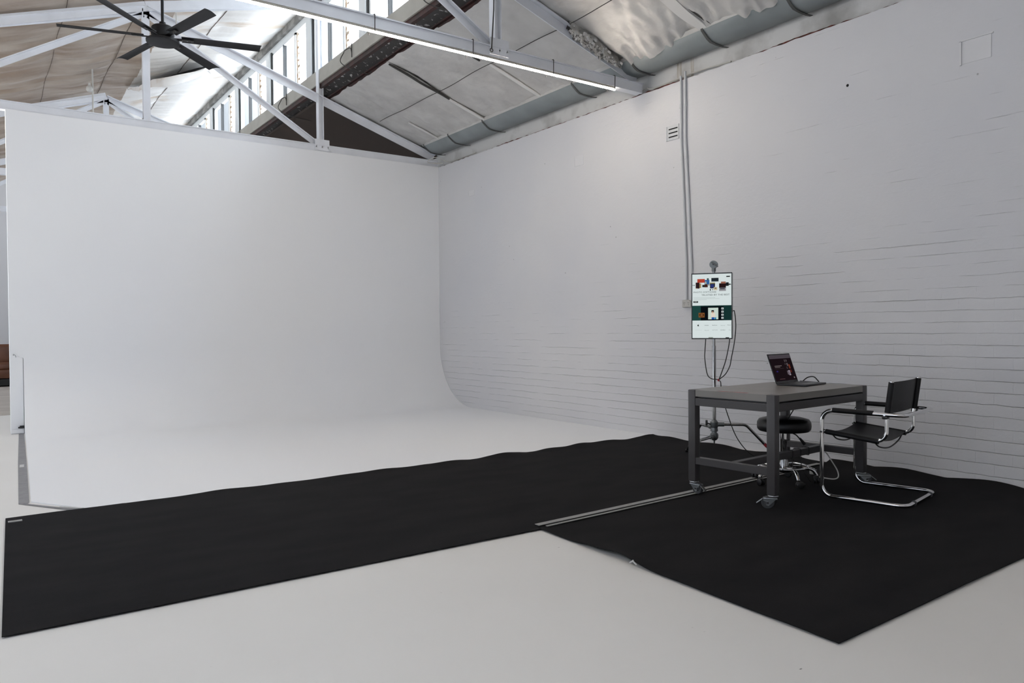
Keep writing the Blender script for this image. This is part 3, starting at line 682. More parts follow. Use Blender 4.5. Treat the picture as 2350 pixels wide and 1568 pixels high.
# hanging bulb and rod behind the second truss
o = empty('hanging_lamp', (1.55,13.6,4.9))
MB().tube([(0,0,.50),(0,0,-1.3)], .012, 8).build('rod', M['agedplastic'], o, smooth=True)
MB().lathe([(0,-.05),(.035,-.04),(.048,-.01),(.04,.03),(.02,.05),(.018,.09),(0,.09)], (-.045,0,.14), 14).build('bulb', M['whiteplastic'], o, smooth=True)
tag(o, 'thin beige rod with a white bulb hanging in front of the brown lining', 'lamp')
o = empty('flood_lamp', (2.10,10.2,5.0)); MB().tube([(0,0,.2),(0,0,0)], .006, 6).build('stem', M['agedplastic'], o); MB().lathe([(0,-.03),(.02,-.028),(.03,0),(.012,.03),(0,.03)], (0,0,0), 12).build('bulb', M['whiteplastic'], o, smooth=True)
tag(o, 'small white lamp holder on the roof just right of the fan motor', 'lamp')
# loose torn sheet hanging off the upper lining
def flap(u, v):
    # free edge (v=0) hangs near y=13, far edge is still fixed at the third truss
    x0 = 1.94+1.26*u; z0 = 5.07+.15*u+.33*u*u; x1 = 2.25+1.5*u; z1 = zup(x1)-.07
    k_ = max(0, 1-u/.38)**1.6+max(0, (u-.9)/.1)**2*.6; k_ = min(1, k_); v = v+(1-v)*k_
    x = x0+(x1-x0)*v; y = 13.0+2.1*v-.2*(1-v)*math.sin(PI*u)
    z = z0+(z1-z0)*v**.8-.10*math.sin(PI*v)*math.sin(PI*u)**.6+.03*noise.noise(Vector((x*2,y*4,4)))
    return (x, y, z)
o = MB().grid(flap, 50, 40).build('torn_lining', M['pale_lining'], smooth=True, angle=60); tag(o, 'torn pale lining sheet drooping below the roof to the right of the fan', 'lining')
tl_ = o; o = (MB().grid(lambda u,v: (flap(u,0)[0], flap(u,0)[1]-.03*math.sin(v*2), flap(u,0)[2]-.15*v*math.sin(PI*u)**.7+.006*noise.noise(Vector((u*30,v*6,1)))), 60, 6).build('curled_edge', M['pale_lining'], tl_, smooth=True))
up_ = [(2.62,14.45),(2.85,14.1),(3.2,13.78),(3.36,13.72)]; lo_ = [(3.5,14.5),(3.2,14.8),(2.85,14.75)]
struct(MB().prism([(x,y,zup(x)-.13) for x,y in up_+lo_], (0,0,.01)).build('ceiling', M['darkbase']), 'dark gap where the roof lining has torn away', 'ceiling')

# ------------------------------------------------------------------ far sofa glimpsed at the left
s = empty('leather_sofa', (.0,20.6,0))
MB().bbox((0,0,.10), (2.1,.85,.14)).build('base', M['darkbase'], s)
MB().bbox((0,-.02,.28), (2.1,.82,.20), bev=.03).build('seat_base', M['sofa'], s, smooth=True)
for k in (-1,0,1): MB().bbox((.66*k,-.08,.45), (.64,.62,.16), bev=.05, seg=3).build('seat_cushion', M['sofa'], s, smooth=True)
for k in (-1,0,1): MB().bbox((.66*k,.27,.70), (.64,.24,.48), bev=.08, seg=3).build('back_cushion', M['sofa'], s, smooth=True)
for k in (-1,1): MB().bbox((1.1*k,0,.42), (.2,.86,.50), bev=.06, seg=3).build('armrest', M['sofa'], s, smooth=True)
tag(s, 'brown leather sofa glimpsed at the left edge past the cyclorama wall', 'sofa')

# ------------------------------------------------------------------ rolling table
TL, TW, TH, LG = 1.262, .690, .757, .060
t = empty('rolling_table', (4.815,3.389,0), .0694)
hx, hy = TL/2, TW/2
top = MB(); ins = .062
z0, z1 = .711, TH
P = [(-hx+ins,-hy+.004),(hx-ins,-hy+.004),(hx-ins,-hy+ins),(hx-.004,-hy+ins),(hx-.004,hy-ins),(hx-ins,hy-ins),(hx-ins,hy-.004),(-hx+ins,hy-.004),(-hx+ins,hy-ins),(-hx+.004,hy-ins),(-hx+.004,-hy+ins),(-hx+ins,-hy+ins)]
top.prism([(x,y,z0) for x,y in P], (0,0,z1-z0)); top.build('table_top', M['tabletop'], t)
MB().box((-hx+.03,-hy+.01+.02,.700), (hx-.03,hy-.03,.711)).build('top_packer', M['blackplastic'], t)
def castor(parent, x, y, rz, wheel_z=.042):
    c = bpy.data.objects.new('castor', None)
    # mount plate and swivel cup are the body mesh
    Mx = Matrix.Translation((x,y,0))@Matrix.Rotation(rz,4,'Z')
    b = MB().lathe([(0,.100),(.032,.100),(.034,.095),(.030,.088),(.026,.085),(0,.085)], n=24)
    b.bbox((.018,0,.079), (.088,.046,.010), bev=.003)
    for s_ in (-1,1):
        b.prism([(-.022,s_*.021-.0015,.080),(.064,s_*.021-.0015,.080),(.062,s_*.021-.0015,.064),(.040,s_*.021-.0015,.058),(.044,s_*.021-.0015,.036),(.030,s_*.021-.0015,.030)], (0,.003,0))
    b.xf(Mx); o = b.build('castor', M['zinc'], parent, smooth=True, angle=30)
    w = MB().lathe([(0,-.016),(.018,-.016),(.020,-.010),(.034,-.010),(.035,-.014),(.040,-.013),(.042,-.006),(.042,.006),(.040,.013),(.035,.014),(.034,.010),(.020,.010),(.018,.016),(0,.016)], (.034,0,.0605-.008), 32, Matrix.Rotation(PI/2,3,'X'))
    w.xf(Mx); w.build('wheel', M['rubber'], o, smooth=True, angle=30)
    a = MB().tube([(.034,-.028,.0525),(.034,.028,.0525)], .006, 10).xf(Mx); a.build('axle', M['chrome'], o, smooth=True)
    l = MB().bbox((.085,0,.060), (.05,.024,.004), rot=Matrix.Rotation(R(38),3,'Y'), bev=.001).xf(Mx); l.build('brake_pedal', M['zinc'], o)
    return o
for i, (sx, sy, rz) in enumerate(((-1,-1,R(124)), (-1,1,R(-95)), (1,-1,R(-50)), (1,1,R(60)))):
    x0 = sx*(hx-LG/2); y0_ = sy*(hy-LG/2)
    l = MB().bbox((x0,y0_,(TH+.100)/2), (LG,LG,TH-.100), bev=.005).build('leg', M['tablesteel'], t, smooth=True, angle=35)
    castor(l, x0, y0_, rz)
zr0, zr1 = .645, .700
for sy in (-1,1):
    MB().bbox((0,sy*(hy-.022),(zr0+zr1)/2), (TL-2*LG,.036,zr1-zr0), bev=.003).build('apron', M['tablesteel'], t)
for sx in (-1,1):
    MB().bbox((sx*(hx-.022),0,(zr0+zr1)/2), (.036,TW-2*LG,zr1-zr0), bev=.003).build('apron', M['tablesteel'], t)
    MB().bbox((sx*(hx-.030),0,.250), (.050,TW-2*LG,.050), bev=.003).build('lower_rail', M['tablesteel'], t)
MB().bbox((0,0,.250), (TL-.11,.050,.050), bev=.003).build('stretcher', M['tablesteel'], t)
MB().box((-hx+.02,-.12,TH), (-hx+.055,.12,TH+.0006)).build('tape_mark', M['pinktape'], t)['label'] = 'faded pink tape mark'
for k, xx in enumerate((.13,.24,.36)):
    MB().tube(bend([(xx,-.029,.221),(xx,-.029,.279),(xx,.029,.279),(xx,.029,.221)],.006,3,closed=True), .003, 6, closed=True).build('cord_wrap', M['cable'], t)
tag(t, 'dark grey steel work table on castors with a grey top, beside the brick wall', 'table')

def tl(x, y, z):   # table local to world
    c, s = math.cos(.0694), math.sin(.0694); return Vector((4.815+c*x-s*y, 3.389+s*x+c*y, z))

# ------------------------------------------------------------------ laptop
la = empty('laptop', (4.955,3.515,TH), .150)   # origin: left end of the hinge
LW, LD = .365, .222
MB().bbox((LW/2,-LD/2,.0075), (LW,LD,.013), bev=.0035, seg=3).build('base', M['lapmetal'], la, smooth=True)
kb = MB()
for r in range(5):
    for c_ in range(14): kb.bbox((.035+.0213*c_,-.038-.019*r,.0145), (.0180,.0160,.0015), bev=.0004, seg=1)
kb.build('keyboard', M['blackplastic'], la)
MB().bbox((LW/2,-.175,.0142), (.125,.072,.0006)).build('trackpad', M['monside'], la)
lid_r = Matrix.Translation((0,.0,.012))@Matrix.Rotation(R(-19),4,'X')
lid = MB().bbox((LW/2,.003,.118), (LW,.005,.236), bev=.0022, seg=2).xf(lid_r).build('lid', M['lapmetal'], la, smooth=True)
def on_lid(x0,z0,x1,z1,m,name,d=.0012): 
    return MB().box((x0,-.0005-d,z0), (x1,-.0002-d+.0006,z1)).xf(lid_r).build(name, m, lid)
on_lid(.004,.006,LW-.004,.232,M['bezel'],'bezel',.0)
s1 = scr(25,17,21,.9); on_lid(.010,.016,LW-.010,.224,s1,'screen',.0006)
on_lid(.010,.196,LW-.010,.224,scr(72,66,72,.9),'menu_bar'); on_lid(.010,.208,LW-.010,.211,scr(52,48,54,.9),'toolbar')
on_lid(.055,.135,.17,.139,scr(120,110,110,.9),'text_line'); on_lid(.055,.125,.14,.129,scr(105,95,95,.9),'text_line'); on_lid(.055,.114,.19,.116,scr(60,50,52,.9),'text_line')
on_lid(.060,.088,.085,.099,scr(45,35,95,.9),'button')
for x_, z_, w_, h_, c_ in ((.235,.165,.012,.020,(80,72,76)),(.262,.168,.012,.016,(88,80,84)),(.225,.142,.020,.014,(52,44,48)),(.258,.132,.018,.024,(92,84,88)),(.282,.110,.022,.034,(110,52,38)),(.240,.108,.016,.018,(60,52,56)),(.228,.062,.016,.032,(92,84,92)),(.250,.056,.026,.040,(150,138,150)),(.256,.064,.012,.024,(30,20,24)),(.286,.078,.018,.022,(84,36,30))):
    on_lid(x_,z_,x_+w_,z_+h_,scr(*c_,.9),'photo_tile',.0016)
on_lid(.075,.030,.16,.033,scr(95,70,74,.9),'text_line'); on_lid(.31,.030,.325,.042,scr(120,110,115,.9),'icon')
MB().tube([(.012,.004,.012),(LW-.012,.004,.012)], .006, 10).build('hinge', M['blackplastic'], la, smooth=True)
tag(la, 'open dark laptop showing a dark web page on the grey work table', 'laptop')
# small black lead arching over the palm rest
def ll(x,y,z):
    c,s_ = math.cos(.150), math.sin(.150); return (4.955+c*x-s_*y, 3.515+s_*x+c*y, TH+z)
tag(MB().tube(spline([ll(.372,-.04,.008),ll(.40,-.02,.012),ll(.43,-.045,.042),ll(.445,-.085,.048),ll(.452,-.11,.026),ll(.455,-.12,.005),ll(.46,-.05,.005),ll(.50,.05,.005)],8), .0045, 8).build('laptop_lead', M['cable'], smooth=True), 'short black lead arching up beside the laptop on the table', 'cable')

# ------------------------------------------------------------------ monitor on its stand
PX, PY = 5.308, 4.404
mo = empty('monitor', (5.2135,4.35,0), -1.0)   # local x across, -y to the viewer
MWd, Z0, Z1 = .3445, 1.100, 1.676; MH = Z1-Z0
dep = .055
MB().bbox((0,dep/2,(Z0+Z1)/2), (MWd,dep,MH), bev=.004).build('case', M['monside'], mo, smooth=True)
MB().box((-MWd/2,-.004,Z0), (MWd/2,.0005,Z1)).build('bezel', M['bezel'], mo)
sc_ = MB().box((-MWd/2+.008,-.0048,Z0+.010), (MWd/2-.006,-.0038,Z1-.010)).build('screen', scr(206,216,216), mo)
SX0, SW, SZ1, SHh = -MWd/2+.008, MWd-.014, Z1-.010, MH-.020
def px(u0, v0, u1, v1, col, name='screen_tile', d=1):
    """rectangle on the screen; u right, v down, in 0..1"""
    y = -.0048-.0002*d
    return MB().box((SX0+SW*u0,y-.0002,SZ1-SHh*v1), (SX0+SW*u1,y,SZ1-SHh*v0)).build(name, scr(*col), sc_)
# crop frame: u=(x-95)/650, v=(y-250)/1150 of the close-up
def q(x0,y0,x1,y1,col,name='screen_tile',d=1): return px((x0-92)/656,(y0-248)/1155,(x1-92)/656,(y1-248)/1155,col,name,d)
q(92,815,748,1085,(20,48,46),'banner'); q(235,832,620,1085,(8,14,18),'banner_panel',2); q(92,815,235,1085,(30,64,60),'banner_left',2)
q(360,857,530,1065,(190,205,196),'photo_tile',3); q(198,945,300,1030,(120,78,42),'photo_tile',3); q(215,965,285,1005,(40,18,10),'photo_tile',4); q(228,975,272,995,(150,100,60),'photo_tile',5)
q(415,900,458,940,(22,18,18),'photo_detail',4); q(425,922,448,952,(190,150,128),'photo_detail',5); q(408,950,478,1030,(214,204,190),'photo_detail',4); q(418,1028,466,1065,(30,80,150),'photo_detail',5); q(470,1030,495,1065,(30,120,150),'photo_detail',4)
for k in range(4): q(582,856+56*k,618,890+56*k,(200,208,208),'thumbnail',3); q(590+3*k,864+56*k,604+2*k,884+56*k,(60,66,66),'thumbnail_detail',4)
q(178,333,305,400,(168,62,46)); q(150,395,215,505,(42,28,30)); q(215,410,243,495,(150,130,90)); q(262,440,300,482,(28,34,34)); q(300,425,355,485,(60,34,28)); q(303,352,383,430,(48,96,150)); q(340,322,372,360,(60,80,80)); q(315,380,330,430,(196,190,150),d=2); q(365,425,380,455,(70,70,74))
q(415,320,536,385,(28,34,40)); q(420,360,530,362,(90,110,120),d=2); q(388,402,478,455,(150,140,100)); q(392,420,476,508,(40,44,60),d=2); q(405,435,455,490,(40,52,110),d=3); q(455,485,515,540,(190,178,150),d=4); q(470,497,500,515,(90,80,60),d=5)
q(545,420,658,500,(34,20,22)); q(575,390,655,425,(140,90,74)); q(545,500,658,558,(140,140,144)); q(560,495,640,530,(84,84,90),d=2); q(658,405,705,470,(26,30,34)); q(700,430,735,452,(30,34,36)); q(735,441,755,446,(40,40,40)); q(95,438,105,448,(40,40,40)); q(112,438,135,450,(40,70,70)); q(150,500,180,508,(200,180,150),d=2)
q(388,522,408,545,(40,40,40)); q(430,520,442,540,(60,60,60))
q(664,290,726,310,(16,20,20),'button'); q(110,733,190,762,(16,20,20),'button'); q(125,744,175,750,(190,196,196),'button_text',2)
for y_, a, b_ in ((668,110,480),(689,115,550),(706,110,335)): q(a,y_,b_,y_+3,(130,140,138),'text_line')
for a, b_ in ((190,235),(245,310),(380,430),(440,480)): q(a,297,b_,299,(170,178,178),'text_line')
def apple_logo():
    import math as m_
    cxp, czp = SX0+SW*((192-92)/656), SZ1-SHh*((1172-248)/1155)
    pts = []
    for k in range(28):
        a = 2*PI*k/28; r = .0078
        x = r*m_.cos(a)*.92; z = r*m_.sin(a)
        if abs(a-PI/2) < .5: z -= .0022*(1-abs(a-PI/2)/.5)
        if abs(a-1.5*PI) < .4: z += .0012*(1-abs(a-1.5*PI)/.4)
        if a < .6 or a > 2*PI-.35: x -= .0032
        pts.append((cxp+x,-.0056,czp-.001+z))
    mb = MB().prism(pts, (0,.0004,0))
    mb.prism([(cxp+.0002,-.0056,czp+.0075),(cxp+.0030,-.0056,czp+.0085),(cxp+.0038,-.0056,czp+.0115),(cxp+.0008,-.0056,czp+.0102)], (0,.0004,0))
    mb.build('logo', scr(14,14,14), sc_)
apple_logo()
def text(s, x, z, size, col, name='text', y=-.0052):
    cu = bpy.data.curves.new('t','FONT'); cu.body = s; cu.size = size; cu.extrude = 0.00005; cu.resolution_u = 2
    ob = bpy.data.objects.new('t', cu); C.objects.link(ob); bpy.context.view_layer.update()
    dg = bpy.context.evaluated_depsgraph_get(); me = bpy.data.meshes.new_from_object(ob.evaluated_get(dg)); bpy.data.objects.remove(ob)
    me.transform(Matrix.Translation((x,y,z))@Matrix.Rotation(PI/2,4,'X')); me.materials.clear(); me.materials.append(col)
    o = bpy.data.objects.new(name, me); C.objects.link(o); o.parent = sc_; return o
tc_ = scr(58,66,66)
def qt(s, x, y, size, col=tc_): return text(s, SX0+SW*(x-92)/656, SZ1-SHh*(y-248)/1155, size, col)
def fit_text(s, x0, x1, y, size, col=tc_):
    o = qt(s, x0, y, size, col); w = max(v.co.x for v in o.data.vertices)-min(v.co.x for v in o.data.vertices)
    k = (SW*(x1-x0)/656)/w; xa = min(v.co.x for v in o.data.vertices)
    for v in o.data.vertices: v.co.x = xa+(v.co.x-xa)*k
    return o
fit_text('PHOTO SOFTWARE', 112, 495, 585, .0185)
fit_text('TRUSTED BY THE BEST', 247, 718, 638, .0200)
dk = scr(40,46,46); lg = scr(140,148,148)
for s_, x_, x2, y_, c_ in (('ONDR',295,366,1182,dk),('Barform',428,508,1180,dk),('Sand',568,636,1185,lg),('Pano',682,738,1178,dk),('Sand',300,368,1270,lg),('ARTWORK',428,522,1266,lg),('CROWN +',562,652,1267,dk),('Pa',704,734,1267,lg)):
    fit_text(s_, x_, x2, y_, .0105, c_)
q(140,1256,252,1259,(176,184,184),'text_line'); q(80,1166,95,1170,(120,126,126),'text_line')
q(365,1388,440,1402,(120,128,118),'dock',2); q(650,1390,708,1403,(16,16,16),'dock',2)
MB().bbox((MWd/2+.0008,.018,Z0+.42*MH), (.003,.012,.02)).build('side_port', M['hole'], mo)
MB().bbox((0,dep+.010,(Z0+Z1)/2), (.11,.018,.11), bev=.003).build('mount_plate', M['blackplastic'], mo)
tag(mo, 'portrait screen on a chrome stand showing a web page about photo software', 'monitor')

st = empty('monitor_stand', (PX,PY,0))
MB().tube([(0,0,.22),(0,0,1.04)], .0165, 16).build('lower_column', M['steel'], st, smooth=True)
MB().tube([(0,0,1.04),(0,0,1.72)], .0125, 16).build('upper_column', M['steel'], st, smooth=True)
gh = Matrix.Rotation(-.88-.2,4,'Z')
gm = MB().lathe([(0,-.022),(.030,-.022),(.034,-.016),(.034,.0),(.028,.003),(.028,.010),(.034,.012),(.034,.022),(.012,.024),(0,.024)], (0,0,1.756), 28, (gh@Matrix.Rotation(PI/2,4,'X')).to_3x3())
gm.bbox((0,0,1.715), (.03,.03,.045), bev=.006).build('grip_head', M['castmetal'], st, smooth=True, angle=30)
MB().tube([gh@Vector((-.01,-.045,1.775))-Vector((0,0,0)), gh@Vector((.045,-.045,1.732))], .006, 8).build('grip_handle', M['castmetal'], st, smooth=True)
MB().lathe([(0,0),(.007,0),(.007,.003),(0,.003)], gh@Vector((.002,-.0275,1.757)), 12, (gh@Matrix.Rotation(PI/2,4,'X')).to_3x3()).build('grip_socket', M['hole'], st)
MB().lathe([(0,.175),(.006,.178),(.008,.20),(.020,.205),(.032,.22),(.036,.24),(.034,.262),(.024,.27),(.022,.28),(.032,.285),(.032,.30),(.028,.315),(.034,.325),(.035,.365),(.022,.378),(.020,.385),(0,.385)], (0,0,0), 28).build('base_casting', M['castmetal'], st, smooth=True, angle=30)
def knob(a, z, par=st):
    d = Vector((math.cos(a),math.sin(a),0)); o = MB().tube([d*.03+Vector((0,0,z)), d*.065+Vector((0,0,z+.012))], .006, 8).bbox(d*.07+Vector((0,0,z+.014)), (.016,.016,.05), bev=.004).build('clamp_knob', M['blackplastic'], par, smooth=True); return o
knob(R(150), .345)
def cleg(a, z, reach, foot, drop, lab_col=True):
    d = Vector((math.cos(a),math.sin(a),0))
    P_ = bend([d*.02+Vector((0,0,z)), d*reach+Vector((0,0,z)), d*foot+Vector((0,0,.014))], .07, 8)
    l = MB().tube(P_, .0125, 12).build('leg', M['steel'], st, smooth=True)
    MB().tube([d*.03+Vector((0,0,z)), d*.085+Vector((0,0,z))], .019, 12).build('leg_socket', M['castmetal'], l, smooth=True)
    a0 = d*(reach+(foot-reach)*.50)+Vector((0,0,z+(.014-z)*.50)); a1 = d*(reach+(foot-reach)*.57)+Vector((0,0,z+(.014-z)*.57))
    if lab_col: MB().tube([a0,a1], .0138, 12).build('tape_band', M['redtape'], l, smooth=True)['label'] = 'red tape band'
    MB().tube([d*(foot-.03)+Vector((0,0,.04)), d*foot+Vector((0,0,.026))], .0135, 10).build('foot_cap', M['blackplastic'], l, smooth=True)
    return l
cleg(R(-45), .345, .27, .58, 0)
cleg(R(67), .315, .26, .56, 0)
cleg(R(197), .240, .335, .45, 0, False)
tag(st, 'chrome light stand with three bent legs holding up the portrait screen', 'stand')
# cables hanging from the monitor
def ml(x,y,z):
    c,s_ = math.cos(-1.04), math.sin(-1.04); return (5.2135+c*x-s_*y, 4.35+s_*x+c*y, z)
ca = MB().tube(spline([ml(-.055,.03,1.12),ml(-.062,.02,1.0),ml(-.06,.0,.93),ml(-.035,-.03,.80),ml(.0,-.04,.745+.015),ml(.05,-.04,.737+.015),ml(.065,-.04,.75),ml(.09,-.03,.82),ml(.12,-.01,.92),ml(.145,.0,1.05),ml(.150,.02,1.12)],8), .0042, 8).build('monitor_cable', M['cable'], smooth=True)
tag(ca, 'black cable looping from the bottom edge of the portrait screen', 'cable')
ca = MB().tube(spline([ml(.176,.03,1.345),ml(.188,.03,1.335),ml(.200,.02,1.22),ml(.190,.01,1.08),ml(.165,-.01,.93),ml(.155,-.02,.87),ml(.12,-.03,.80),ml(.066,-.04,.748),ml(.062,.08,.72),ml(.07,.10,.60),ml(.13,.10,.40),ml(.19,.12,.24),ml(.27,.16,.12),ml(.36,.22,.045)],8), .0042, 8).build('monitor_cable', M['cable'], smooth=True)
tag(ca, 'black cable plugged into the right side of the screen and trailing to the floor', 'cable')
tag(MB().bbox(ml(.064,-.042,.748), (.012,.012,.022), bev=.002).build('cable_clip', M['redtape']), 'small red tie holding the two hanging screen cables together', 'tie')

# ------------------------------------------------------------------ cantilever armchair
ch = empty('cantilever_chair', (5.111,3.098,0), .1847)    # origin: middle of the front, floor level; back is -y
w, AD, FD, AH, TR = .632, .535, .548, .622, .0138
hw = w/2
loop = [(-hw,0,TR+.012),(-hw,0,AH),(-hw,-AD,AH-.006),(hw,-AD,AH-.006),(hw,0,AH),(hw,0,TR+.012),(hw,-FD,TR+.012),(-hw,-FD,TR+.012)]
MB().tube(bend(loop, .075, 9, closed=True), TR, 14, closed=True).build('frame', M['chrome'], ch, smooth=True)
SHt = .470; yb = -.395
def side(s):
    x = s*(hw-.032)
    pts = [(x,.0,SHt+.004),(x,-.365,SHt-.030),(x,yb-.012,SHt+.0),(x,yb-.015,AH-.02),(x,yb-.05,.835)]
    pts = [(x,.0,SHt),(x,yb-.02,SHt-.045),(x,yb-.02,AH-.04),(x,yb-.052,.836)]
    return bend(pts, [0,.075,.4,0], 9)
for s in (-1,1):
    o = MB().tube(side(s), TR*.95, 14).build('seat_tube', M['chrome'], ch, smooth=True)
    MB().lathe([(0,-.004),(.009,-.004),(.011,0),(.011,.004),(0,.004)], (s*(hw-.032), yb-.052-.001, .838), 14).build('end_cap', M['chrome'], o, smooth=True)
    MB().tube([(s*(hw-.045),0,SHt),(s*(hw+.018),0,SHt)], .008, 10).build('bolt', M['chrome'], o, smooth=True)
    MB().tube([(s*(hw-.04),yb-.02,AH-.012),(s*(hw+.016),yb-.02,AH-.006)], .007, 10).build('bolt', M['chrome'], o, smooth=True)
    MB().bbox((s*(hw-.012),yb-.02,AH-.024), (.05,.035,.022), bev=.006).build('clamp', M['blackplastic'], o, smooth=True)
# seat sling
def sling(u, v, dz=0):
    x = (-1+2*u)*(hw-.032); y = -.018-.345*v
    zt = SHt-.045*(.018+.345*v)/.415+TR
    return (x, y, zt-.030*math.sin(PI*u)**.8+dz)
def slab(fn, nu, nv, th):
    mb = MB(); mb.grid(fn, nu, nv); r = bmesh.ops.extrude_face_region(mb.bm, geom=mb.bm.faces[:])
    for g_ in r['geom']:
        if isinstance(g_, bmesh.types.BMVert): g_.co += Vector(th)
    return mb
seat = slab(sling, 24, 16, (0,0,-.004)).build('seat', M['leather'], ch, smooth=True, angle=50)
for s in (-1,1):
    x = s*(hw-.032); a = Vector((x,-.016,SHt-.002)); b = Vector((x,-.365,SHt-.040))
    MB().tube([a+(b-a)*k/12 for k in range(13)], TR+.0042, 16).build('seat_sleeve', M['leather'], seat, smooth=True)
for yy, zz in ((-.06,.0),(-.34,-.028)):
    MB().tube(spline([(-hw+.034,yy,SHt-.02+zz),(-hw*.6,yy,SHt-.060+zz),(0,yy,SHt-.085+zz),(hw*.6,yy,SHt-.060+zz),(hw-.034,yy,SHt-.02+zz)],7), .005, 8).build('cross_rod', M['blackplastic'], ch, smooth=True)
# back sling
def back(u, v):
    x = (-1+2*u)*(hw-.032); z = .618+(.830-.618)*v
    t_ = (z-(AH-.04))/(.836-AH+.04); y = yb-.02-.032*t_+TR
    return (x, y-.022*math.sin(PI*u)**.7, z)
bk = slab(back, 24, 14, (0,-.004,0)).build('backrest', M['leather'], ch, smooth=True, angle=50)
for s in (-1,1):
    x = s*(hw-.032); f_ = lambda z: Vector((x, yb-.02-.032*(z-(AH-.04))/(.836-AH+.04), z))
    MB().tube([f_(.612+.218*k/8) for k in range(9)], TR+.0055, 16).build('back_sleeve', M['leather'], bk, smooth=True)
    pts = [(s*hw,-.075-.265*k/10,AH+.003-.006*(.075+.265*k/10)/AD) for k in range(11)]
    MB().tube(pts, TR+.0035, 14).build('arm_pad', M['leather'], ch, smooth=True)
for xx in (-.17,.19): MB().tube([(xx-.009,-FD,TR+.012),(xx+.009,-FD,TR+.012)], TR+.004, 14).build('rubber_band', M['rubber'], ch, smooth=True)
for s in (-1,1):
    for yy in (-.12,-.46): MB().bbox((s*hw,yy,.018), (.02,.03,.010)).build('glide', M['blackplastic'], ch)
tag(ch, 'black leather armchair with a bent chrome cantilever frame, pulled up to the table', 'chair')

# ------------------------------------------------------------------ stool
so = empty('swivel_stool', (5.02,3.497,0))
MB().lathe([(0,.405),(.15,.405),(.182,.410),(.194,.424),(.198,.448),(.196,.476),(.182,.498),(.14,.509),(0,.513)], n=56).build('seat', M['vinyl'], so, smooth=True, angle=60)
MB().lathe([(0,.395),(.075,.395),(.085,.405),(0,.405)], n=24).build('seat_plate', M['blackplastic'], so, smooth=True)
MB().lathe([(.022,.17),(.0225,.33),(.024,.332),(.024,.345),(.0215,.346),(.0215,.395)], n=24).build('gas_column', M['chrome'], so, smooth=True)
MB().lathe([(.0,.095),(.045,.095),(.05,.11),(.035,.145),(.028,.19),(0,.19)], n=28).build('hub', M['steel'], so, smooth=True)
MB().tube([(.03,-.03,.402),(.07,-.06,.375),(.10,-.075,.34)], .005, 8).tube([(.095,-.072,.35),(.13,-.09,.305)], .012, 10, rad=[.008,.014]).build('height_lever', M['blackplastic'], so, smooth=True)
MB().tube([(.170*math.cos(2*PI*k/48),.170*math.sin(2*PI*k/48),.138) for k in range(48)], .009, 10, closed=True).build('foot_ring', M['chrome'], so, smooth=True)
for k in range(3): 
    a = R(40+120*k); MB().tube([(.03*math.cos(a),.03*math.sin(a),.145),(.168*math.cos(a),.168*math.sin(a),.138)], .006, 8).build('ring_spoke', M['chrome'], so, smooth=True)
for k in range(5):
    a = R(-48+72*k); d = Vector((math.cos(a),math.sin(a),0)); n_ = Vector((-d.y,d.x,0))
    pts = spline([d*.03+Vector((0,0,.122)), d*.12+Vector((0,0,.130)), d*.20+Vector((0,0,.118)), d*.235+Vector((0,0,.075))], 6)
    l = MB().tube(pts, .016, 10, rad=[.019-.007*i/(len(pts)-1) for i in range(len(pts))]).build('leg', M['chrome'], so, smooth=True)
    MB().lathe([(.010,0),(.014,.002),(.014,.008),(.010,.010)], d*.235+Vector((0,0,.066)), 12).build('leg_collar', M['chrome'], l, smooth=True)
    c_ = d*.235+n_*.012
    m_ = MB()
    for s in (-1,1): m_.lathe([(0,-.008),(.020,-.009),(.026,-.005),(.027,0),(.026,.006),(.020,.009),(0,.009)], c_+d*0+n_*0+Vector((0,0,.0385))+d.cross(Vector((0,0,1)))*0+ (d*.0)+n_*0+ d*(.0)+Vector((d.x*.013*s,d.y*.013*s,0)), 24, Matrix.Rotation(a,3,'Z')@Matrix.Rotation(PI/2,3,'Y'))
    m_.bbox(c_+Vector((0,0,.050)), (.03,.03,.022), rot=Matrix.Rotation(a,3,'Z'), bev=.006)
    m_.build('castor', M['blackplastic'], l, smooth=True, angle=35)
tag(so, 'round black vinyl stool on a chrome five star base, tucked under the table', 'stool')

# ------------------------------------------------------------------ power leads below the table
pl_ = empty('plug_lead', (5.40,3.40,0))
O = Vector((5.40,3.40,0)); zf = .0165
tag(pl_, 'white plug with its white lead curling on the black mat under the table', 'plug lead')
MB().tube([Vector(p)-O for p in spline([(5.425,3.505,zf+.012),(5.405,3.46,zf),(5.395,3.39,zf),(5.415,3.325,zf),(5.455,3.315,zf+.015),(5.475,3.335,.075),(5.455,3.365,.14),(5.42,3.385,.20),(5.40,3.39,.222)],8)], .0048, 8).build('lead', M['whiteplastic'], pl_, smooth=True)
PV = Vector((5.425,3.52,.048))-O
MB().bbox(PV, (.034,.034,.050), bev=.008).build('plug_body', M['whiteplastic'], pl_, smooth=True)
pm = Matrix.Rotation(R(-50),3,'Z')
for a_, b_ in ((-.010,.010),(.010,.010),(0,-.012)): MB().bbox(PV+pm@Vector((.025,a_,b_)), (.018,.006,.004), rot=pm).build('plug_pin', M['chrome'], pl_)
tag(MB().tube(spline([tl(.20,-.02,.64),tl(.19,.0,.58),tl(.16,.03,.50),tl(.14,.06,.38),tl(.14,.05,.29)],8), .004, 8).build('table_cable', M['cable'], smooth=True), 'black cable dropping from under the table top behind the stool', 'cable')
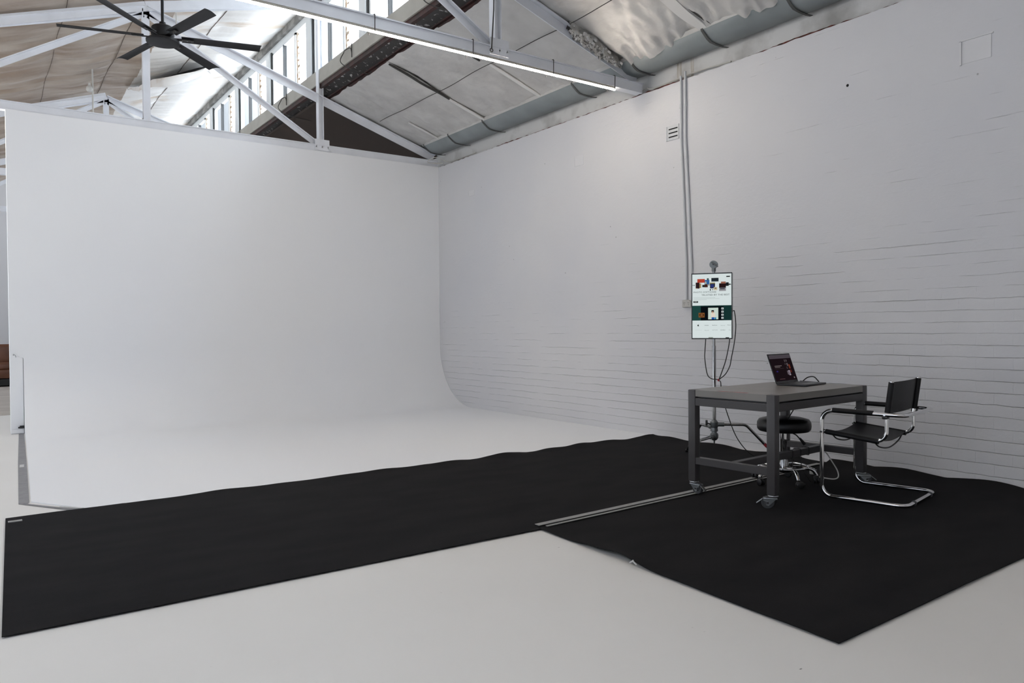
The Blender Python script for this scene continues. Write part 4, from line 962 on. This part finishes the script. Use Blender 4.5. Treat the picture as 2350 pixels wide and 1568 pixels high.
tag(MB().tube(spline([tl(.13,-.03,.22),tl(.15,-.02,.14),tl(.20,-.05,.05),tl(.22,-.08,.022)],8), .003, 8).tube(spline([tl(.25,-.03,.22),tl(.27,-.02,.14),tl(.31,-.05,.05),tl(.33,-.06,.022)],8), .003, 8).build('table_cable', M['cable'], smooth=True), 'pair of thin black wires hanging below the table stretcher to the mat', 'cable')

# ------------------------------------------------------------------ beyond the frame (plain): rear wall and an added light-blocking partition
struct(MB().box((XL,YR-.2,0), (W+.3,YR,6.6)).build('wall_rear', M['farwall']))

struct(MB().box((-4.7,YR,0), (-4.5,3.2,5.2)).build('light_block_wall', M['farwall']))  # unseen partition, added to hold side light off the right wall
# ------------------------------------------------------------------ light
w_ = bpy.data.worlds.new('overcast_sky'); bpy.context.scene.world = w_; w_.use_nodes = True
nt = w_.node_tree; N = nt.nodes; L = nt.links; bg = N['Background']
tc = N.new('ShaderNodeTexCoord'); dt = N.new('ShaderNodeVectorMath'); dt.operation = 'DOT_PRODUCT'
dt.inputs[1].default_value = Vector((SKYX,SKYY,SKYZ)).normalized()
mr = N.new('ShaderNodeMapRange'); mr.inputs['From Min'].default_value = 0; mr.inputs['From Max'].default_value = 1; mr.inputs['To Min'].default_value = SKY0; mr.inputs['To Max'].default_value = SKY1
L.new(tc.outputs['Generated'], dt.inputs[0]); L.new(dt.outputs['Value'], mr.inputs[0]); L.new(mr.outputs[0], bg.inputs[1])
bg.inputs[0].default_value = (.875,.94,1.05,1)

# ------------------------------------------------------------------ camera
cam = bpy.data.cameras.new('camera'); co = bpy.data.objects.new('camera', cam); C.objects.link(co)
F_, yaw, pitch, roll = 1731.585, .6166, -.0164, .0073
fw = Vector((math.sin(yaw)*math.cos(pitch), math.cos(yaw)*math.cos(pitch), math.sin(pitch)))
rt = Vector((math.cos(yaw), -math.sin(yaw), 0)); dn = -rt.cross(fw)
c_, s_ = math.cos(roll), math.sin(roll)
rx = rt*c_+dn*s_; dy = -rt*s_+dn*c_
mw = Matrix((rx, -dy, -fw)).transposed().to_4x4(); mw.translation = Vector((0,0,1.2))
co.matrix_world = mw
cam.sensor_width = 36; cam.sensor_fit = 'HORIZONTAL'; cam.lens = F_/2350*36; cam.clip_start = .05; cam.clip_end = 200
bpy.context.scene.camera = co
v = bpy.context.scene.view_settings
v.view_transform = 'Standard'; v.look = 'None'; v.gamma = 1; v.use_curve_mapping = False; v.exposure = 0.07
